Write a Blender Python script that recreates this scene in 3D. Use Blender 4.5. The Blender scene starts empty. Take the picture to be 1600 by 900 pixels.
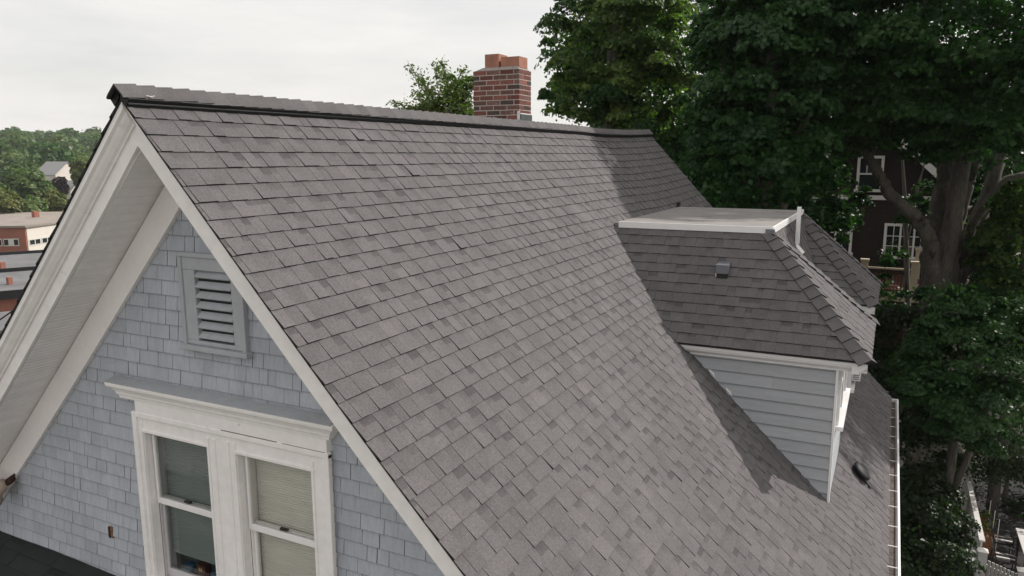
import bpy, bmesh, math, random
import numpy as np
from mathutils import Vector, Matrix

S = bpy.context.scene
COL = S.collection
R = math.radians
rnd = random.Random(7)

# ------------------------------------------------------------------ camera
F_PX, YAW, PITCH, ROLL = 1180.5, R(26.58), R(9.946), R(-0.158)
CAM = np.array([4.5482, -3.3992, -0.4040])
FW = np.array([-math.sin(YAW) * math.cos(PITCH), math.cos(YAW) * math.cos(PITCH), -math.sin(PITCH)])
RT = np.array([math.cos(YAW), math.sin(YAW), 0.0])
UP = np.cross(RT, FW)
RT, UP = RT * math.cos(ROLL) + UP * math.sin(ROLL), -RT * math.sin(ROLL) + UP * math.cos(ROLL)
cd = bpy.data.cameras.new("camera")
cd.sensor_width = 36.0
cd.lens = F_PX / 1600.0 * 36.0
cd.clip_start = 0.05
cd.clip_end = 6000.0
co = bpy.data.objects.new("camera", cd)
COL.objects.link(co)
co.matrix_world = Matrix(((RT[0], UP[0], -FW[0], CAM[0]), (RT[1], UP[1], -FW[1], CAM[1]),
                          (RT[2], UP[2], -FW[2], CAM[2]), (0, 0, 0, 1)))
S.camera = co


def P(u, v, D):
    """world point seen at photo pixel (u, v) at depth D metres"""
    return CAM + (FW + RT * (u - 800) / F_PX - UP * (v - 450) / F_PX) * D


def proj(X):
    d = np.asarray(X, float) - CAM
    z = d @ FW
    return 800 + F_PX * (d @ RT) / z, 450 - F_PX * (d @ UP) / z, z


# ------------------------------------------------------------------ light, sky, exposure
SUN_EL, SUN_AZ = R(40.0), R(52.0)          # azimuth measured from +X towards +Y
sdir = Vector((math.cos(SUN_EL) * math.cos(SUN_AZ), math.cos(SUN_EL) * math.sin(SUN_AZ), math.sin(SUN_EL)))
ld = bpy.data.lights.new("sun", "SUN")
ld.energy = 4.2
ld.angle = R(0.55)
ld.color = (1.0, 0.955, 0.90)
lo = bpy.data.objects.new("sun", ld)
COL.objects.link(lo)
lo.rotation_euler = sdir.to_track_quat('Z', 'Y').to_euler()

w = bpy.data.worlds.new("World")
S.world = w
w.use_nodes = True
nt = w.node_tree
nt.nodes.clear()
out = nt.nodes.new("ShaderNodeOutputWorld")
bg = nt.nodes.new("ShaderNodeBackground")
bg.inputs["Strength"].default_value = 0.1
sky = nt.nodes.new("ShaderNodeTexSky")
sky.sky_type = 'NISHITA'
sky.sun_disc = False
sky.sun_elevation = SUN_EL
sky.sun_rotation = R(90.0) - SUN_AZ
sky.air_density = 1.0
sky.dust_density = 2.0
tc = nt.nodes.new("ShaderNodeTexCoord")
mp = nt.nodes.new("ShaderNodeMapping")
mp.inputs["Scale"].default_value = (1.0, 1.0, 5.0)
nz = nt.nodes.new("ShaderNodeTexNoise")
nz.inputs["Scale"].default_value = 3.2
nz.inputs["Detail"].default_value = 7.0
nz.inputs["Roughness"].default_value = 0.55
rp = nt.nodes.new("ShaderNodeValToRGB")
rp.color_ramp.elements[0].position = 0.33
rp.color_ramp.elements[0].color = (0.70, 0.70, 0.70, 1)
rp.color_ramp.elements[1].position = 0.72
rp.color_ramp.elements[1].color = (1.0, 1.0, 1.0, 1)
mxs = nt.nodes.new("ShaderNodeMixRGB")
mxs.inputs[2].default_value = (9.9, 9.6, 9.2, 1)
nt.links.new(tc.outputs["Generated"], mp.inputs["Vector"])
nt.links.new(mp.outputs["Vector"], nz.inputs["Vector"])
nt.links.new(nz.outputs["Fac"], rp.inputs["Fac"])
nt.links.new(rp.outputs["Color"], mxs.inputs[0])
nt.links.new(sky.outputs["Color"], mxs.inputs[1])
nt.links.new(mxs.outputs["Color"], bg.inputs["Color"])
nt.links.new(bg.outputs["Background"], out.inputs["Surface"])

S.view_settings.view_transform = 'Standard'
S.view_settings.look = 'None'
S.view_settings.exposure = 0.0
S.view_settings.gamma = 1.0
S.view_settings.use_curve_mapping = False
S.render.engine = 'CYCLES'
S.cycles.max_bounces = 8
S.cycles.transparent_max_bounces = 12


# ------------------------------------------------------------------ materials
def mat(name, col, rough=0.8, n=(), bump=0.0, bscale=60.0, tone=False, orand=0.0, spec=0.3, metal=0.0,
        dark=None, stretch=None):
    """n: list of (scale, amount) noise layers; tone: multiply by the mesh attribute 'tone';
    orand: brightness spread by object; dark: (scale, threshold, colour) weathered patches"""
    m = bpy.data.materials.new(name)
    m.use_nodes = True
    t = m.node_tree
    b = t.nodes["Principled BSDF"]
    b.inputs["Roughness"].default_value = rough
    b.inputs["Metallic"].default_value = metal
    b.inputs["Specular IOR Level"].default_value = spec
    tcn = t.nodes.new("ShaderNodeTexCoord")
    vec = tcn.outputs["Object"]
    if stretch:
        mpn = t.nodes.new("ShaderNodeMapping")
        mpn.inputs["Scale"].default_value = stretch
        t.links.new(vec, mpn.inputs["Vector"])
        vec = mpn.outputs["Vector"]
    base = t.nodes.new("ShaderNodeRGB")
    base.outputs[0].default_value = (*col, 1)
    cur = base.outputs[0]

    def mul(val_socket):
        nonlocal cur
        x = t.nodes.new("ShaderNodeVectorMath")
        x.operation = 'SCALE'
        t.links.new(cur, x.inputs[0])
        t.links.new(val_socket, x.inputs["Scale"])
        cur = x.outputs[0]

    lastn = None
    for sc, am in n:
        nn = t.nodes.new("ShaderNodeTexNoise")
        nn.inputs["Scale"].default_value = sc
        nn.inputs["Detail"].default_value = 3.0
        t.links.new(vec, nn.inputs["Vector"])
        mr = t.nodes.new("ShaderNodeMapRange")
        mr.inputs["From Min"].default_value = 0.25
        mr.inputs["From Max"].default_value = 0.75
        mr.inputs["To Min"].default_value = 1 - am
        mr.inputs["To Max"].default_value = 1 + am
        t.links.new(nn.outputs["Fac"], mr.inputs["Value"])
        mul(mr.outputs["Result"])
        lastn = nn
    if tone:
        a = t.nodes.new("ShaderNodeAttribute")
        a.attribute_name = "tone"
        mul(a.outputs["Fac"])
    if orand:
        oi = t.nodes.new("ShaderNodeObjectInfo")
        mr = t.nodes.new("ShaderNodeMapRange")
        mr.inputs["To Min"].default_value = 1 - orand
        mr.inputs["To Max"].default_value = 1 + orand
        t.links.new(oi.outputs["Random"], mr.inputs["Value"])
        mul(mr.outputs["Result"])
    if dark:
        nn = t.nodes.new("ShaderNodeTexNoise")
        nn.inputs["Scale"].default_value = dark[0]
        nn.inputs["Detail"].default_value = 6.0
        nn.inputs["Roughness"].default_value = 0.65
        t.links.new(vec, nn.inputs["Vector"])
        mr = t.nodes.new("ShaderNodeMapRange")
        mr.inputs["From Min"].default_value = dark[1]
        mr.inputs["From Max"].default_value = dark[1] + 0.1
        t.links.new(nn.outputs["Fac"], mr.inputs["Value"])
        mx = t.nodes.new("ShaderNodeMixRGB")
        mx.inputs[2].default_value = (*dark[2], 1)
        t.links.new(mr.outputs["Result"], mx.inputs[0])
        t.links.new(cur, mx.inputs[1])
        cur = mx.outputs[0]
    t.links.new(cur, b.inputs["Base Color"])
    if bump:
        nn = t.nodes.new("ShaderNodeTexNoise")
        nn.inputs["Scale"].default_value = bscale
        nn.inputs["Detail"].default_value = 4.0
        t.links.new(vec, nn.inputs["Vector"])
        bp = t.nodes.new("ShaderNodeBump")
        bp.inputs["Strength"].default_value = bump
        bp.inputs["Distance"].default_value = 0.01
        t.links.new(nn.outputs["Fac"], bp.inputs["Height"])
        t.links.new(bp.outputs["Normal"], b.inputs["Normal"])
    return m


def leaf_mat(name, c0, c1, trans=0.35):
    m = bpy.data.materials.new(name)
    m.use_nodes = True
    t = m.node_tree
    t.nodes.clear()
    o = t.nodes.new("ShaderNodeOutputMaterial")
    a = t.nodes.new("ShaderNodeAttribute")
    a.attribute_name = "tone"
    mx = t.nodes.new("ShaderNodeMixRGB")
    mx.inputs[1].default_value = (*c0, 1)
    mx.inputs[2].default_value = (*c1, 1)
    t.links.new(a.outputs["Fac"], mx.inputs[0])
    b = t.nodes.new("ShaderNodeBsdfPrincipled")
    b.inputs["Roughness"].default_value = 0.42
    b.inputs["Specular IOR Level"].default_value = 0.3
    t.links.new(mx.outputs[0], b.inputs["Base Color"])
    tr = t.nodes.new("ShaderNodeBsdfTranslucent")
    g = t.nodes.new("ShaderNodeMixRGB")
    g.blend_type = 'MULTIPLY'
    g.inputs[0].default_value = 1.0
    g.inputs[2].default_value = (1.15, 1.6, 0.45, 1)
    t.links.new(mx.outputs[0], g.inputs[1])
    t.links.new(g.outputs[0], tr.inputs["Color"])
    ms = t.nodes.new("ShaderNodeMixShader")
    ms.inputs[0].default_value = trans
    t.links.new(b.outputs[0], ms.inputs[1])
    t.links.new(tr.outputs[0], ms.inputs[2])
    t.links.new(ms.outputs[0], o.inputs["Surface"])
    return m


def glass_mat(name, tint=(0.9, 0.95, 0.95), refl=0.06):
    m = bpy.data.materials.new(name)
    m.use_nodes = True
    t = m.node_tree
    t.nodes.clear()
    o = t.nodes.new("ShaderNodeOutputMaterial")
    tr = t.nodes.new("ShaderNodeBsdfTransparent")
    tr.inputs["Color"].default_value = (*tint, 1)
    gl = t.nodes.new("ShaderNodeBsdfGlossy")
    gl.inputs["Roughness"].default_value = 0.03
    fr = t.nodes.new("ShaderNodeLayerWeight")
    fr.inputs["Blend"].default_value = 0.12
    ms = t.nodes.new("ShaderNodeMixShader")
    t.links.new(fr.outputs[0], ms.inputs[0])
    t.links.new(tr.outputs[0], ms.inputs[1])
    t.links.new(gl.outputs[0], ms.inputs[2])
    t.links.new(ms.outputs[0], o.inputs["Surface"])
    return m


M = {}
M['asphalt'] = mat("asphalt_shingle", (0.149, 0.139, 0.142), 0.92, [(420, 0.42), (110, 0.16), (60, 0.16), (5, 0.10), (0.7, 0.09)], 0.6, 500, tone=True, spec=0.15)
M['asphalt_plain'] = mat("asphalt_cap", (0.132, 0.124, 0.125), 0.92, [(420, 0.35), (60, 0.14), (6, 0.1)], 0.5, 500, orand=0.10, spec=0.15)
M['edge'] = mat("asphalt_edge", (0.030, 0.029, 0.030), 0.9)
M['ridge_vent'] = mat("black_plastic", (0.012, 0.013, 0.014), 0.55)
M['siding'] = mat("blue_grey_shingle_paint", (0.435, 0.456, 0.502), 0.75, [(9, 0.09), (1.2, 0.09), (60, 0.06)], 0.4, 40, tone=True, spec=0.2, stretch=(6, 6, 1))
M['sidingp'] = mat("blue_grey_paint", (0.42, 0.435, 0.46), 0.7, [(9, 0.07), (1.2, 0.06)], 0.25, 40, spec=0.25, stretch=(2, 2, 1))
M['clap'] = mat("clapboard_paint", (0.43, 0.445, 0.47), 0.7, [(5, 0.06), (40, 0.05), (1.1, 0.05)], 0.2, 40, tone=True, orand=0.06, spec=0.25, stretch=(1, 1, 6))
M['siding_edge'] = mat("shingle_edge", (0.17, 0.185, 0.21), 0.85)
M['white'] = mat("white_paint", (0.90, 0.865, 0.85), 0.55, [(14, 0.05), (2, 0.05)], 0.15, 30, dark=(9, 0.655, (0.50, 0.45, 0.41)))
M['whiteclean'] = mat("white_metal", (0.84, 0.825, 0.82), 0.45, [(8, 0.03)])
M['soffit'] = mat("soffit_paint", (0.88, 0.845, 0.845), 0.6, [(3, 0.05), (12, 0.03)], orand=0.03)
M['frieze'] = mat("frieze_paint", (0.90, 0.86, 0.845), 0.6, [(3, 0.04), (20, 0.03)])
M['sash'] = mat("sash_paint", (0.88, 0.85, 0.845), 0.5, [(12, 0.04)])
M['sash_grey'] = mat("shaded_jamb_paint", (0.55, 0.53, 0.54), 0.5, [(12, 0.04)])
M['crack'] = mat("bare_weathered_wood", (0.16, 0.12, 0.10), 0.9, [(40, 0.3)])
M['glass'] = glass_mat("window_glass", (0.97, 0.975, 0.965))
M['blind_l'] = mat("teal_grey_blind", (0.20, 0.235, 0.23), 0.9, [(6, 0.04)], stretch=(1, 1, 12))
M['blind_r'] = mat("pale_blind", (0.62, 0.60, 0.55), 0.9, [(6, 0.04), (1.5, 0.06)], stretch=(1, 1, 12))
M['room'] = mat("dark_interior", (0.04, 0.045, 0.05), 0.9)
M['lock'] = mat("dark_bronze", (0.05, 0.045, 0.035), 0.4, metal=0.6)
M['brick'] = mat("red_brick", (0.190, 0.078, 0.064), 0.9, [(30, 0.28), (150, 0.2)], 0.6, 120, orand=0.35, dark=(11, 0.63, (0.33, 0.25, 0.22)))
M['brick_brown'] = mat("brown_brick", (0.150, 0.085, 0.072), 0.9, [(30, 0.3), (150, 0.2)], 0.6, 120, orand=0.4, dark=(12, 0.6, (0.30, 0.24, 0.21)))
M['brick_burnt'] = mat("burnt_brick", (0.075, 0.055, 0.053), 0.9, [(30, 0.3), (150, 0.2)], 0.6, 120, orand=0.3, dark=(12, 0.6, (0.18, 0.11, 0.09)))
M['mortar'] = mat("mortar", (0.60, 0.52, 0.47), 0.95, [(40, 0.15)], 0.5, 120)
M['terra'] = mat("terracotta", (0.38, 0.18, 0.125), 0.8, [(10, 0.18), (3, 0.15)], dark=(7, 0.62, (0.22, 0.12, 0.09)))
M['lead'] = mat("lead_flashing", (0.09, 0.10, 0.10), 0.5, [(10, 0.2)])
M['sealant'] = mat("white_sealant", (0.7, 0.7, 0.7), 0.6, [(20, 0.1)])
M['membrane'] = mat("roof_membrane", (0.25, 0.235, 0.225), 0.75, [(2.5, 0.14), (14, 0.08)], 0.2, 30, dark=(2.1, 0.60, (0.13, 0.122, 0.115)))
M['galv'] = mat("grey_metal", (0.20, 0.205, 0.23), 0.45, [(10, 0.08)], metal=0.5)
M['black'] = mat("black_vent", (0.022, 0.023, 0.024), 0.6)
M['debris'] = mat("gutter_debris", (0.115, 0.092, 0.080), 0.95, [(25, 0.4), (4, 0.3)])
M['darkroof'] = mat("dark_green_shingle", (0.034, 0.041, 0.040), 0.92, [(300, 0.3), (5, 0.1)], 0.4, 400, tone=True, spec=0.15)
M['beige'] = mat("beige_painted_metal", (0.42, 0.34, 0.27), 0.7, [(10, 0.15)])
M['rust'] = mat("rust", (0.05, 0.025, 0.02), 0.9, [(40, 0.4)])
M['wood_hole'] = mat("bare_wood", (0.20, 0.10, 0.05), 0.9, [(30, 0.3)])
M['bark'] = mat("grey_bark", (0.115, 0.102, 0.086), 0.95, [(6, 0.35), (30, 0.35)], 1.0, 14, stretch=(1, 1, 0.2), dark=(3.0, 0.56, (0.035, 0.032, 0.027)))
M['brown_wall'] = mat("dark_brown_shingle", (0.022, 0.0155, 0.0125), 0.9, [(12, 0.25), (2, 0.15)], 0.3, 30)
M['cream'] = mat("cream_paint", (0.46, 0.38, 0.28), 0.6, [(5, 0.06)])
M['rail_brown'] = mat("red_brown_stain", (0.06, 0.022, 0.014), 0.8, [(10, 0.2)])
M['grey_roof'] = mat("pale_grey_shingle", (0.30, 0.30, 0.30), 0.9, [(40, 0.15)])
M['pot'] = mat("pale_red_clay", (0.45, 0.22, 0.17), 0.8, [(8, 0.1)])
M['darkglass'] = mat("dark_window_glass", (0.012, 0.016, 0.018), 0.06, spec=0.5)
M['ground'] = mat("ground_cover", (0.100, 0.102, 0.078), 0.95, [(0.4, 0.35), (3, 0.25)], 0.6, 6, dark=(0.25, 0.55, (0.20, 0.185, 0.165)))
M['tbrick'] = mat("orange_brick_wall", (0.30, 0.125, 0.09), 0.9, [(3, 0.12), (0.4, 0.08)])
M['twhite'] = mat("cream_render", (0.66, 0.61, 0.55), 0.8, [(1, 0.05)])
M['tgrey'] = mat("grey_flat_roof", (0.155, 0.155, 0.158), 0.85, [(0.25, 0.2), (1.5, 0.12)])
M['ttan'] = mat("tan_flat_roof", (0.27, 0.235, 0.205), 0.85, [(0.3, 0.15), (2, 0.08)])
M['tblack'] = mat("black_parapet", (0.02, 0.021, 0.023), 0.7)
M['fencewhite'] = mat("white_fence_paint", (0.60, 0.575, 0.55), 0.6, [(6, 0.08)])
M['slab'] = mat("dark_patio", (0.035, 0.033, 0.032), 0.9, [(3, 0.2)])
M['chair'] = mat("dark_chair", (0.025, 0.024, 0.023), 0.5)
M['boxblue'] = mat("blue_carton", (0.012, 0.05, 0.085), 0.5)
M['boxred'] = mat("red_carton", (0.05, 0.014, 0.012), 0.5)
M['yellow'] = mat("yellow_print", (0.32, 0.22, 0.08), 0.5)
M['cyan'] = mat("pale_blue_print", (0.12, 0.24, 0.32), 0.5)
M['leaf_maple'] = leaf_mat("maple_leaves", (0.018, 0.060, 0.014), (0.165, 0.225, 0.055), 0.45)
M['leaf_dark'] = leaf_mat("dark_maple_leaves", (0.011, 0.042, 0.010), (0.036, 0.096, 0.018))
M['leaf_oak'] = leaf_mat("oak_leaves", (0.011, 0.044, 0.010), (0.040, 0.100, 0.019))
M['leaf_bush'] = leaf_mat("japanese_maple_leaves", (0.022, 0.062, 0.018), (0.045, 0.100, 0.026))
M['leaf_shrub'] = leaf_mat("shrub_leaves", (0.014, 0.030, 0.011), (0.032, 0.054, 0.017))
M['leaf_cherry'] = leaf_mat("cherry_leaves", (0.060, 0.100, 0.028), (0.17, 0.20, 0.070))
M['leaf_hill'] = leaf_mat("hill_tree_leaves", (0.052, 0.112, 0.032), (0.160, 0.200, 0.060), 0.28)
M['leaf_yellow'] = leaf_mat("yellow_green_leaves", (0.075, 0.105, 0.025), (0.17, 0.17, 0.045), 0.2)
M['leaf_purple'] = leaf_mat("purple_leaves", (0.030, 0.020, 0.026), (0.055, 0.036, 0.042), 0.15)


# ------------------------------------------------------------------ object helpers
def thing(name, label, cat, loc=(0, 0, 0), group=None):
    o = bpy.data.objects.new(name, None)
    COL.objects.link(o)
    o.location = loc
    o["label"] = label
    o["category"] = cat
    if group:
        o["group"] = group
    return o


def tag(o, label, cat, group=None):
    o["label"] = label
    o["category"] = cat
    if group:
        o["group"] = group
    return o


def link(name, me, parent=None, kind=None):
    o = bpy.data.objects.new(name, me)
    COL.objects.link(o)
    if parent is not None:
        o.parent = parent
        o.matrix_parent_inverse = world_of(parent).inverted()
    if kind:
        o["kind"] = kind
    return o


def world_of(o):
    m = Matrix.LocRotScale(o.location, o.rotation_euler, o.scale)
    if o.parent:
        m = world_of(o.parent) @ o.matrix_parent_inverse @ m
    return m


class MB:
    """collects faces in world coordinates and links them as one mesh object"""

    def __init__(self):
        self.v, self.f, self.m, self.t = [], [], [], []

    def add(self, verts, faces, mi=0, tone=None):
        o = len(self.v)
        self.v += [tuple(map(float, p)) for p in verts]
        self.t += list(tone) if tone is not None else [1.0] * len(verts)
        for i, f in enumerate(faces):
            self.f.append([o + k for k in f])
            self.m.append(mi[i] if isinstance(mi, (list, tuple)) else mi)
        return self

    def box(self, a, b, mi=0):
        x0, y0, z0 = [min(p, q) for p, q in zip(a, b)]
        x1, y1, z1 = [max(p, q) for p, q in zip(a, b)]
        return self.add([(x0, y0, z0), (x1, y0, z0), (x1, y1, z0), (x0, y1, z0),
                         (x0, y0, z1), (x1, y0, z1), (x1, y1, z1), (x0, y1, z1)],
                        [(0, 3, 2, 1), (4, 5, 6, 7), (0, 1, 5, 4), (1, 2, 6, 5), (2, 3, 7, 6), (3, 0, 4, 7)], mi)

    def obox(self, c, ax, ay, az, mi=0):
        c, ax, ay, az = map(np.asarray, (c, ax, ay, az))
        vs = [c + sx * ax + sy * ay + sz * az for sz in (-1, 1) for sx, sy in ((-1, -1), (1, -1), (1, 1), (-1, 1))]
        return self.add(vs, [(0, 3, 2, 1), (4, 5, 6, 7), (0, 1, 5, 4), (1, 2, 6, 5), (2, 3, 7, 6), (3, 0, 4, 7)], mi)

    def prism(self, prof, fn, s0, s1, mi=0, closed=True):
        """profile points (a, b) swept from s0 to s1; fn(a, b, s) -> xyz"""
        n = len(prof)
        vs = [fn(a, b, s0) for a, b in prof] + [fn(a, b, s1) for a, b in prof]
        fs = [(i, (i + 1) % n, n + (i + 1) % n, n + i) for i in range(n if closed else n - 1)]
        if closed:
            fs += [tuple(range(n - 1, -1, -1)), tuple(range(n, 2 * n))]
        return self.add(vs, fs, mi)

    def tube(self, path, radii, sides=8, mi=0, cap=True, rough=0.0):
        path = [np.asarray(p, float) for p in path]
        o = len(self.v)
        up = np.array([0.13, 0.29, 0.95])
        for i, p in enumerate(path):
            t = path[min(i + 1, len(path) - 1)] - path[max(i - 1, 0)]
            t /= np.linalg.norm(t) + 1e-9
            a = np.cross(t, up)
            if np.linalg.norm(a) < 0.1:
                a = np.cross(t, (1, 0, 0))
            a /= np.linalg.norm(a)
            b = np.cross(t, a)
            for k in range(sides):
                g = 2 * math.pi * k / sides
                q_ = radii[i] * (1 + rough * (0.55 * math.sin(5 * g + 0.35 * i) + 0.35 * math.sin(9 * g - 0.5 * i) + rnd.uniform(-0.35, 0.35)))
                self.v.append(tuple(p + q_ * (math.cos(g) * a + math.sin(g) * b)))
                self.t.append(1.0)
        for i in range(len(path) - 1):
            for k in range(sides):
                self.f.append([o + i * sides + k, o + i * sides + (k + 1) % sides, o + (i + 1) * sides + (k + 1) % sides, o + (i + 1) * sides + k])
                self.m.append(mi)
        if cap:
            self.f.append([o + k for k in range(sides)])
            self.m.append(mi)
            e = o + (len(path) - 1) * sides
            self.f.append([e + k for k in range(sides - 1, -1, -1)])
            self.m.append(mi)
        return self

    def lathe(self, prof, c, axis, sides=14, mi=0):
        """prof: (radius, distance along axis)"""
        axis = np.asarray(axis, float) / np.linalg.norm(axis)
        a = np.cross(axis, (0.31, 0.2, 0.93))
        a /= np.linalg.norm(a)
        b = np.cross(axis, a)
        o = len(self.v)
        for r_, h in prof:
            for k in range(sides):
                g = 2 * math.pi * k / sides
                self.v.append(tuple(np.asarray(c) + axis * h + r_ * (math.cos(g) * a + math.sin(g) * b)))
                self.t.append(1.0)
        for i in range(len(prof) - 1):
            for k in range(sides):
                self.f.append([o + i * sides + k, o + i * sides + (k + 1) % sides, o + (i + 1) * sides + (k + 1) % sides, o + (i + 1) * sides + k])
                self.m.append(mi)
        return self

    def mesh(self, name, mats, smooth=False, fix=True):
        me = bpy.data.meshes.new(name)
        me.from_pydata(self.v, [], self.f)
        for m in (mats if isinstance(mats, (list, tuple)) else [mats]):
            me.materials.append(m)
        me.polygons.foreach_set("material_index", self.m)
        if smooth:
            me.polygons.foreach_set("use_smooth", [True] * len(self.f))
        at = me.attributes.new("tone", 'FLOAT', 'POINT')
        at.data.foreach_set("value", self.t)
        if fix:
            bm = bmesh.new()
            bm.from_mesh(me)
            bmesh.ops.recalc_face_normals(bm, faces=bm.faces)
            bm.to_mesh(me)
            bm.free()
        me.update()
        return me

    def build(self, name, mats, parent=None, smooth=False, kind=None, fix=True):
        return link(name, self.mesh(name, mats, smooth, fix), parent, kind)


def bevel(o, width=0.004, seg=1):
    b = o.modifiers.new("bevel", 'BEVEL')
    b.width = width
    b.segments = seg
    b.limit_method = 'ANGLE'
    return o


def clip(poly, region, amin=6e-4):
    """Sutherland-Hodgman of a convex polygon against a convex counter-clockwise or clockwise region"""
    area = sum(region[i][0] * region[(i + 1) % len(region)][1] - region[(i + 1) % len(region)][0] * region[i][1] for i in range(len(region)))
    sg = 1 if area > 0 else -1
    outp = poly
    for i in range(len(region)):
        (ax, ay), (bx, by) = region[i], region[(i + 1) % len(region)]
        inp, outp = outp, []
        side = lambda p: sg * ((bx - ax) * (p[1] - ay) - (by - ay) * (p[0] - ax))
        for k in range(len(inp)):
            p, q = inp[k], inp[(k + 1) % len(inp)]
            sp, sq = side(p), side(q)
            if sp >= 0:
                outp.append(p)
            if sp * sq < 0:
                t = sp / (sp - sq)
                outp.append((p[0] + t * (q[0] - p[0]), p[1] + t * (q[1] - p[1])))
        if len(outp) < 3:
            return []
    a = sum(outp[i][0] * outp[(i + 1) % len(outp)][1] - outp[(i + 1) % len(outp)][0] * outp[i][1] for i in range(len(outp)))
    return outp if abs(a) > amin else []


def pieces(region, fmap, v0, exposure, rows, wr, style, rng, u_range, overlap=0.03):
    """shingles of one surface. u along a course, v downslope; fmap(u, v, h) -> xyz.
    returns [(centre, verts, faces, mats, tones)]"""
    res = []
    for r in range(rows):
        vt = v0 + r * exposure
        u = u_range[0] - rng.uniform(0, wr[1])
        rowj = rng.uniform(-0.003, 0.003) if style != 'clap' else 0
        tooth = rng.random() < 0.5
        while u < u_range[1]:
            tooth = not tooth if rng.random() < 0.88 else tooth
            wd = rng.uniform(*wr) * ((1.0 if tooth else 0.82) if style == 'asphalt' else 1.0)
            gap = {'asphalt': 0.0007, 'cedar': rng.choice((0.0006, 0.001, 0.0018, 0.0034)), 'clap': 0.001}[style]
            jag = rng.uniform(-0.0012, 0.0012) if style == 'cedar' else rng.uniform(-0.0015, 0.0015)
            vb = vt + exposure + (rowj + jag if style != 'clap' else 0)
            lo_ = vt - overlap
            poly = clip([(u + gap, lo_), (u + wd - gap, lo_), (u + wd - gap, vb), (u + gap, vb)], region)
            if style == 'asphalt':
                low = not tooth
                t1 = rng.uniform(0.009, 0.011) if low else rng.uniform(0.013, 0.017)
                if rng.random() < 0.012:
                    t1 += 0.006
                base = rng.gauss(1.0, 0.045)
                k_top = rng.choice((0.62, 0.70, 0.78, 0.86)) if low and rng.random() < 0.85 else rng.uniform(0.93, 1.02)
            elif style == 'cedar':
                t1 = rng.uniform(0.014, 0.018)
                base = rng.gauss(1.0, 0.035)
                k_top = 1.0
            else:
                t1 = 0.017
                base = 1.0
                k_top = 1.0
            u += wd
            if not poly:
                continue
            hh = lambda v: 0.0015 + (t1 - 0.0015) * (v - lo_) / (vb - lo_)
            n = len(poly)
            bot = [fmap(a, b, -0.006) for a, b in poly]
            rim = [fmap(a, b, hh(b)) for a, b in poly]
            ca = sum(a for a, b in poly) / n
            cb = sum(b for a, b in poly) / n
            vs = rim + bot
            tn = [base] * (2 * n)
            fs = [(i, (i + 1) % n, n + (i + 1) % n, n + i) for i in range(n)]
            mi = [1] * n
            # the printed shade band of the tab, or the shadow line painted along a cedar shingle's lower edge, is its own strip
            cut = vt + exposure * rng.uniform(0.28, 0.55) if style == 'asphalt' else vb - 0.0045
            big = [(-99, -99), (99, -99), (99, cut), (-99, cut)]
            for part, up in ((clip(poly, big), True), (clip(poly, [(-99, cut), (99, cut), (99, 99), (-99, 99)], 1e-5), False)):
                if not part:
                    continue
                k0 = len(vs)
                vs = vs + [fmap(a, b, hh(b)) for a, b in part]
                for a, b in part:
                    if style == 'asphalt':
                        tn.append(base * min(1.0, k_top * (1.0 + 0.18 * min(max((b - vt) / max(cut - vt, 1e-3), 0), 1))) if up else base)
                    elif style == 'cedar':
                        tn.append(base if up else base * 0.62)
                    else:
                        tn.append(base)
                fs.append(tuple(range(k0, k0 + len(part))))
                mi.append(0)
            res.append((np.asarray(fmap(ca, cb, 0)), vs, fs, mi, tn))
    return res


def emit(ps, name, stuff_name, mats, parent, limit):
    """the pieces that show largest become parts of their own, the rest one joined part"""
    def key(p):
        u, v, z = proj(p[0])
        return z + (0 if (-10 < u < 1610 and -10 < v < 910 and z > 0) else 1000)
    ps = sorted(ps, key=key)
    for c, vs, fs, mi, tn in ps[:limit]:
        MB().add(vs, fs, mi, tn).build(name, mats, parent, fix=False)
    rest = MB()
    for c, vs, fs, mi, tn in ps[limit:]:
        rest.add(vs, fs, mi, tn)
    if rest.v:
        rest.build(stuff_name, mats, parent, kind='stuff')


# ------------------------------------------------------------------ house geometry
m_ = 1.0235
LEN, WID = 12.0, 4.81
CS, SN = 1 / math.hypot(1, m_), m_ / math.hypot(1, m_)     # slope direction (CS, 0, -SN); normal (SN, 0, CS)
_zy = ([0, 3, 5, 8, 9, 10.5, 12], [-0.028, -0.03, -0.03, -0.03, -0.05, -0.03, 0.02])


def z0(y):
    return float(np.interp(y, *_zy))


def zr(x):          # right slope below the ridge, with the old roof's sag
    return -m_ * x - 0.11 * math.sin(math.pi * min(max(x, 0) / 4.4, 1))


def zl(x):          # left slope, x positive outwards
    return -m_ * x - 0.06 * math.sin(math.pi * min(max(x, 0) / 4.4, 1))


def fright(u, v, h):
    x = v * CS
    return (x + SN * h, u, zr(x) + z0(u) + CS * h)


def fleft(u, v, h):
    x = v * CS
    return (-x - SN * h, u, zl(x) + z0(u) + CS * h)


house = thing("gable_house", "blue-grey shingled house with steep grey asphalt roof, brick chimney and hipped dormer", "house", (0, 5, -10.5))

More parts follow.
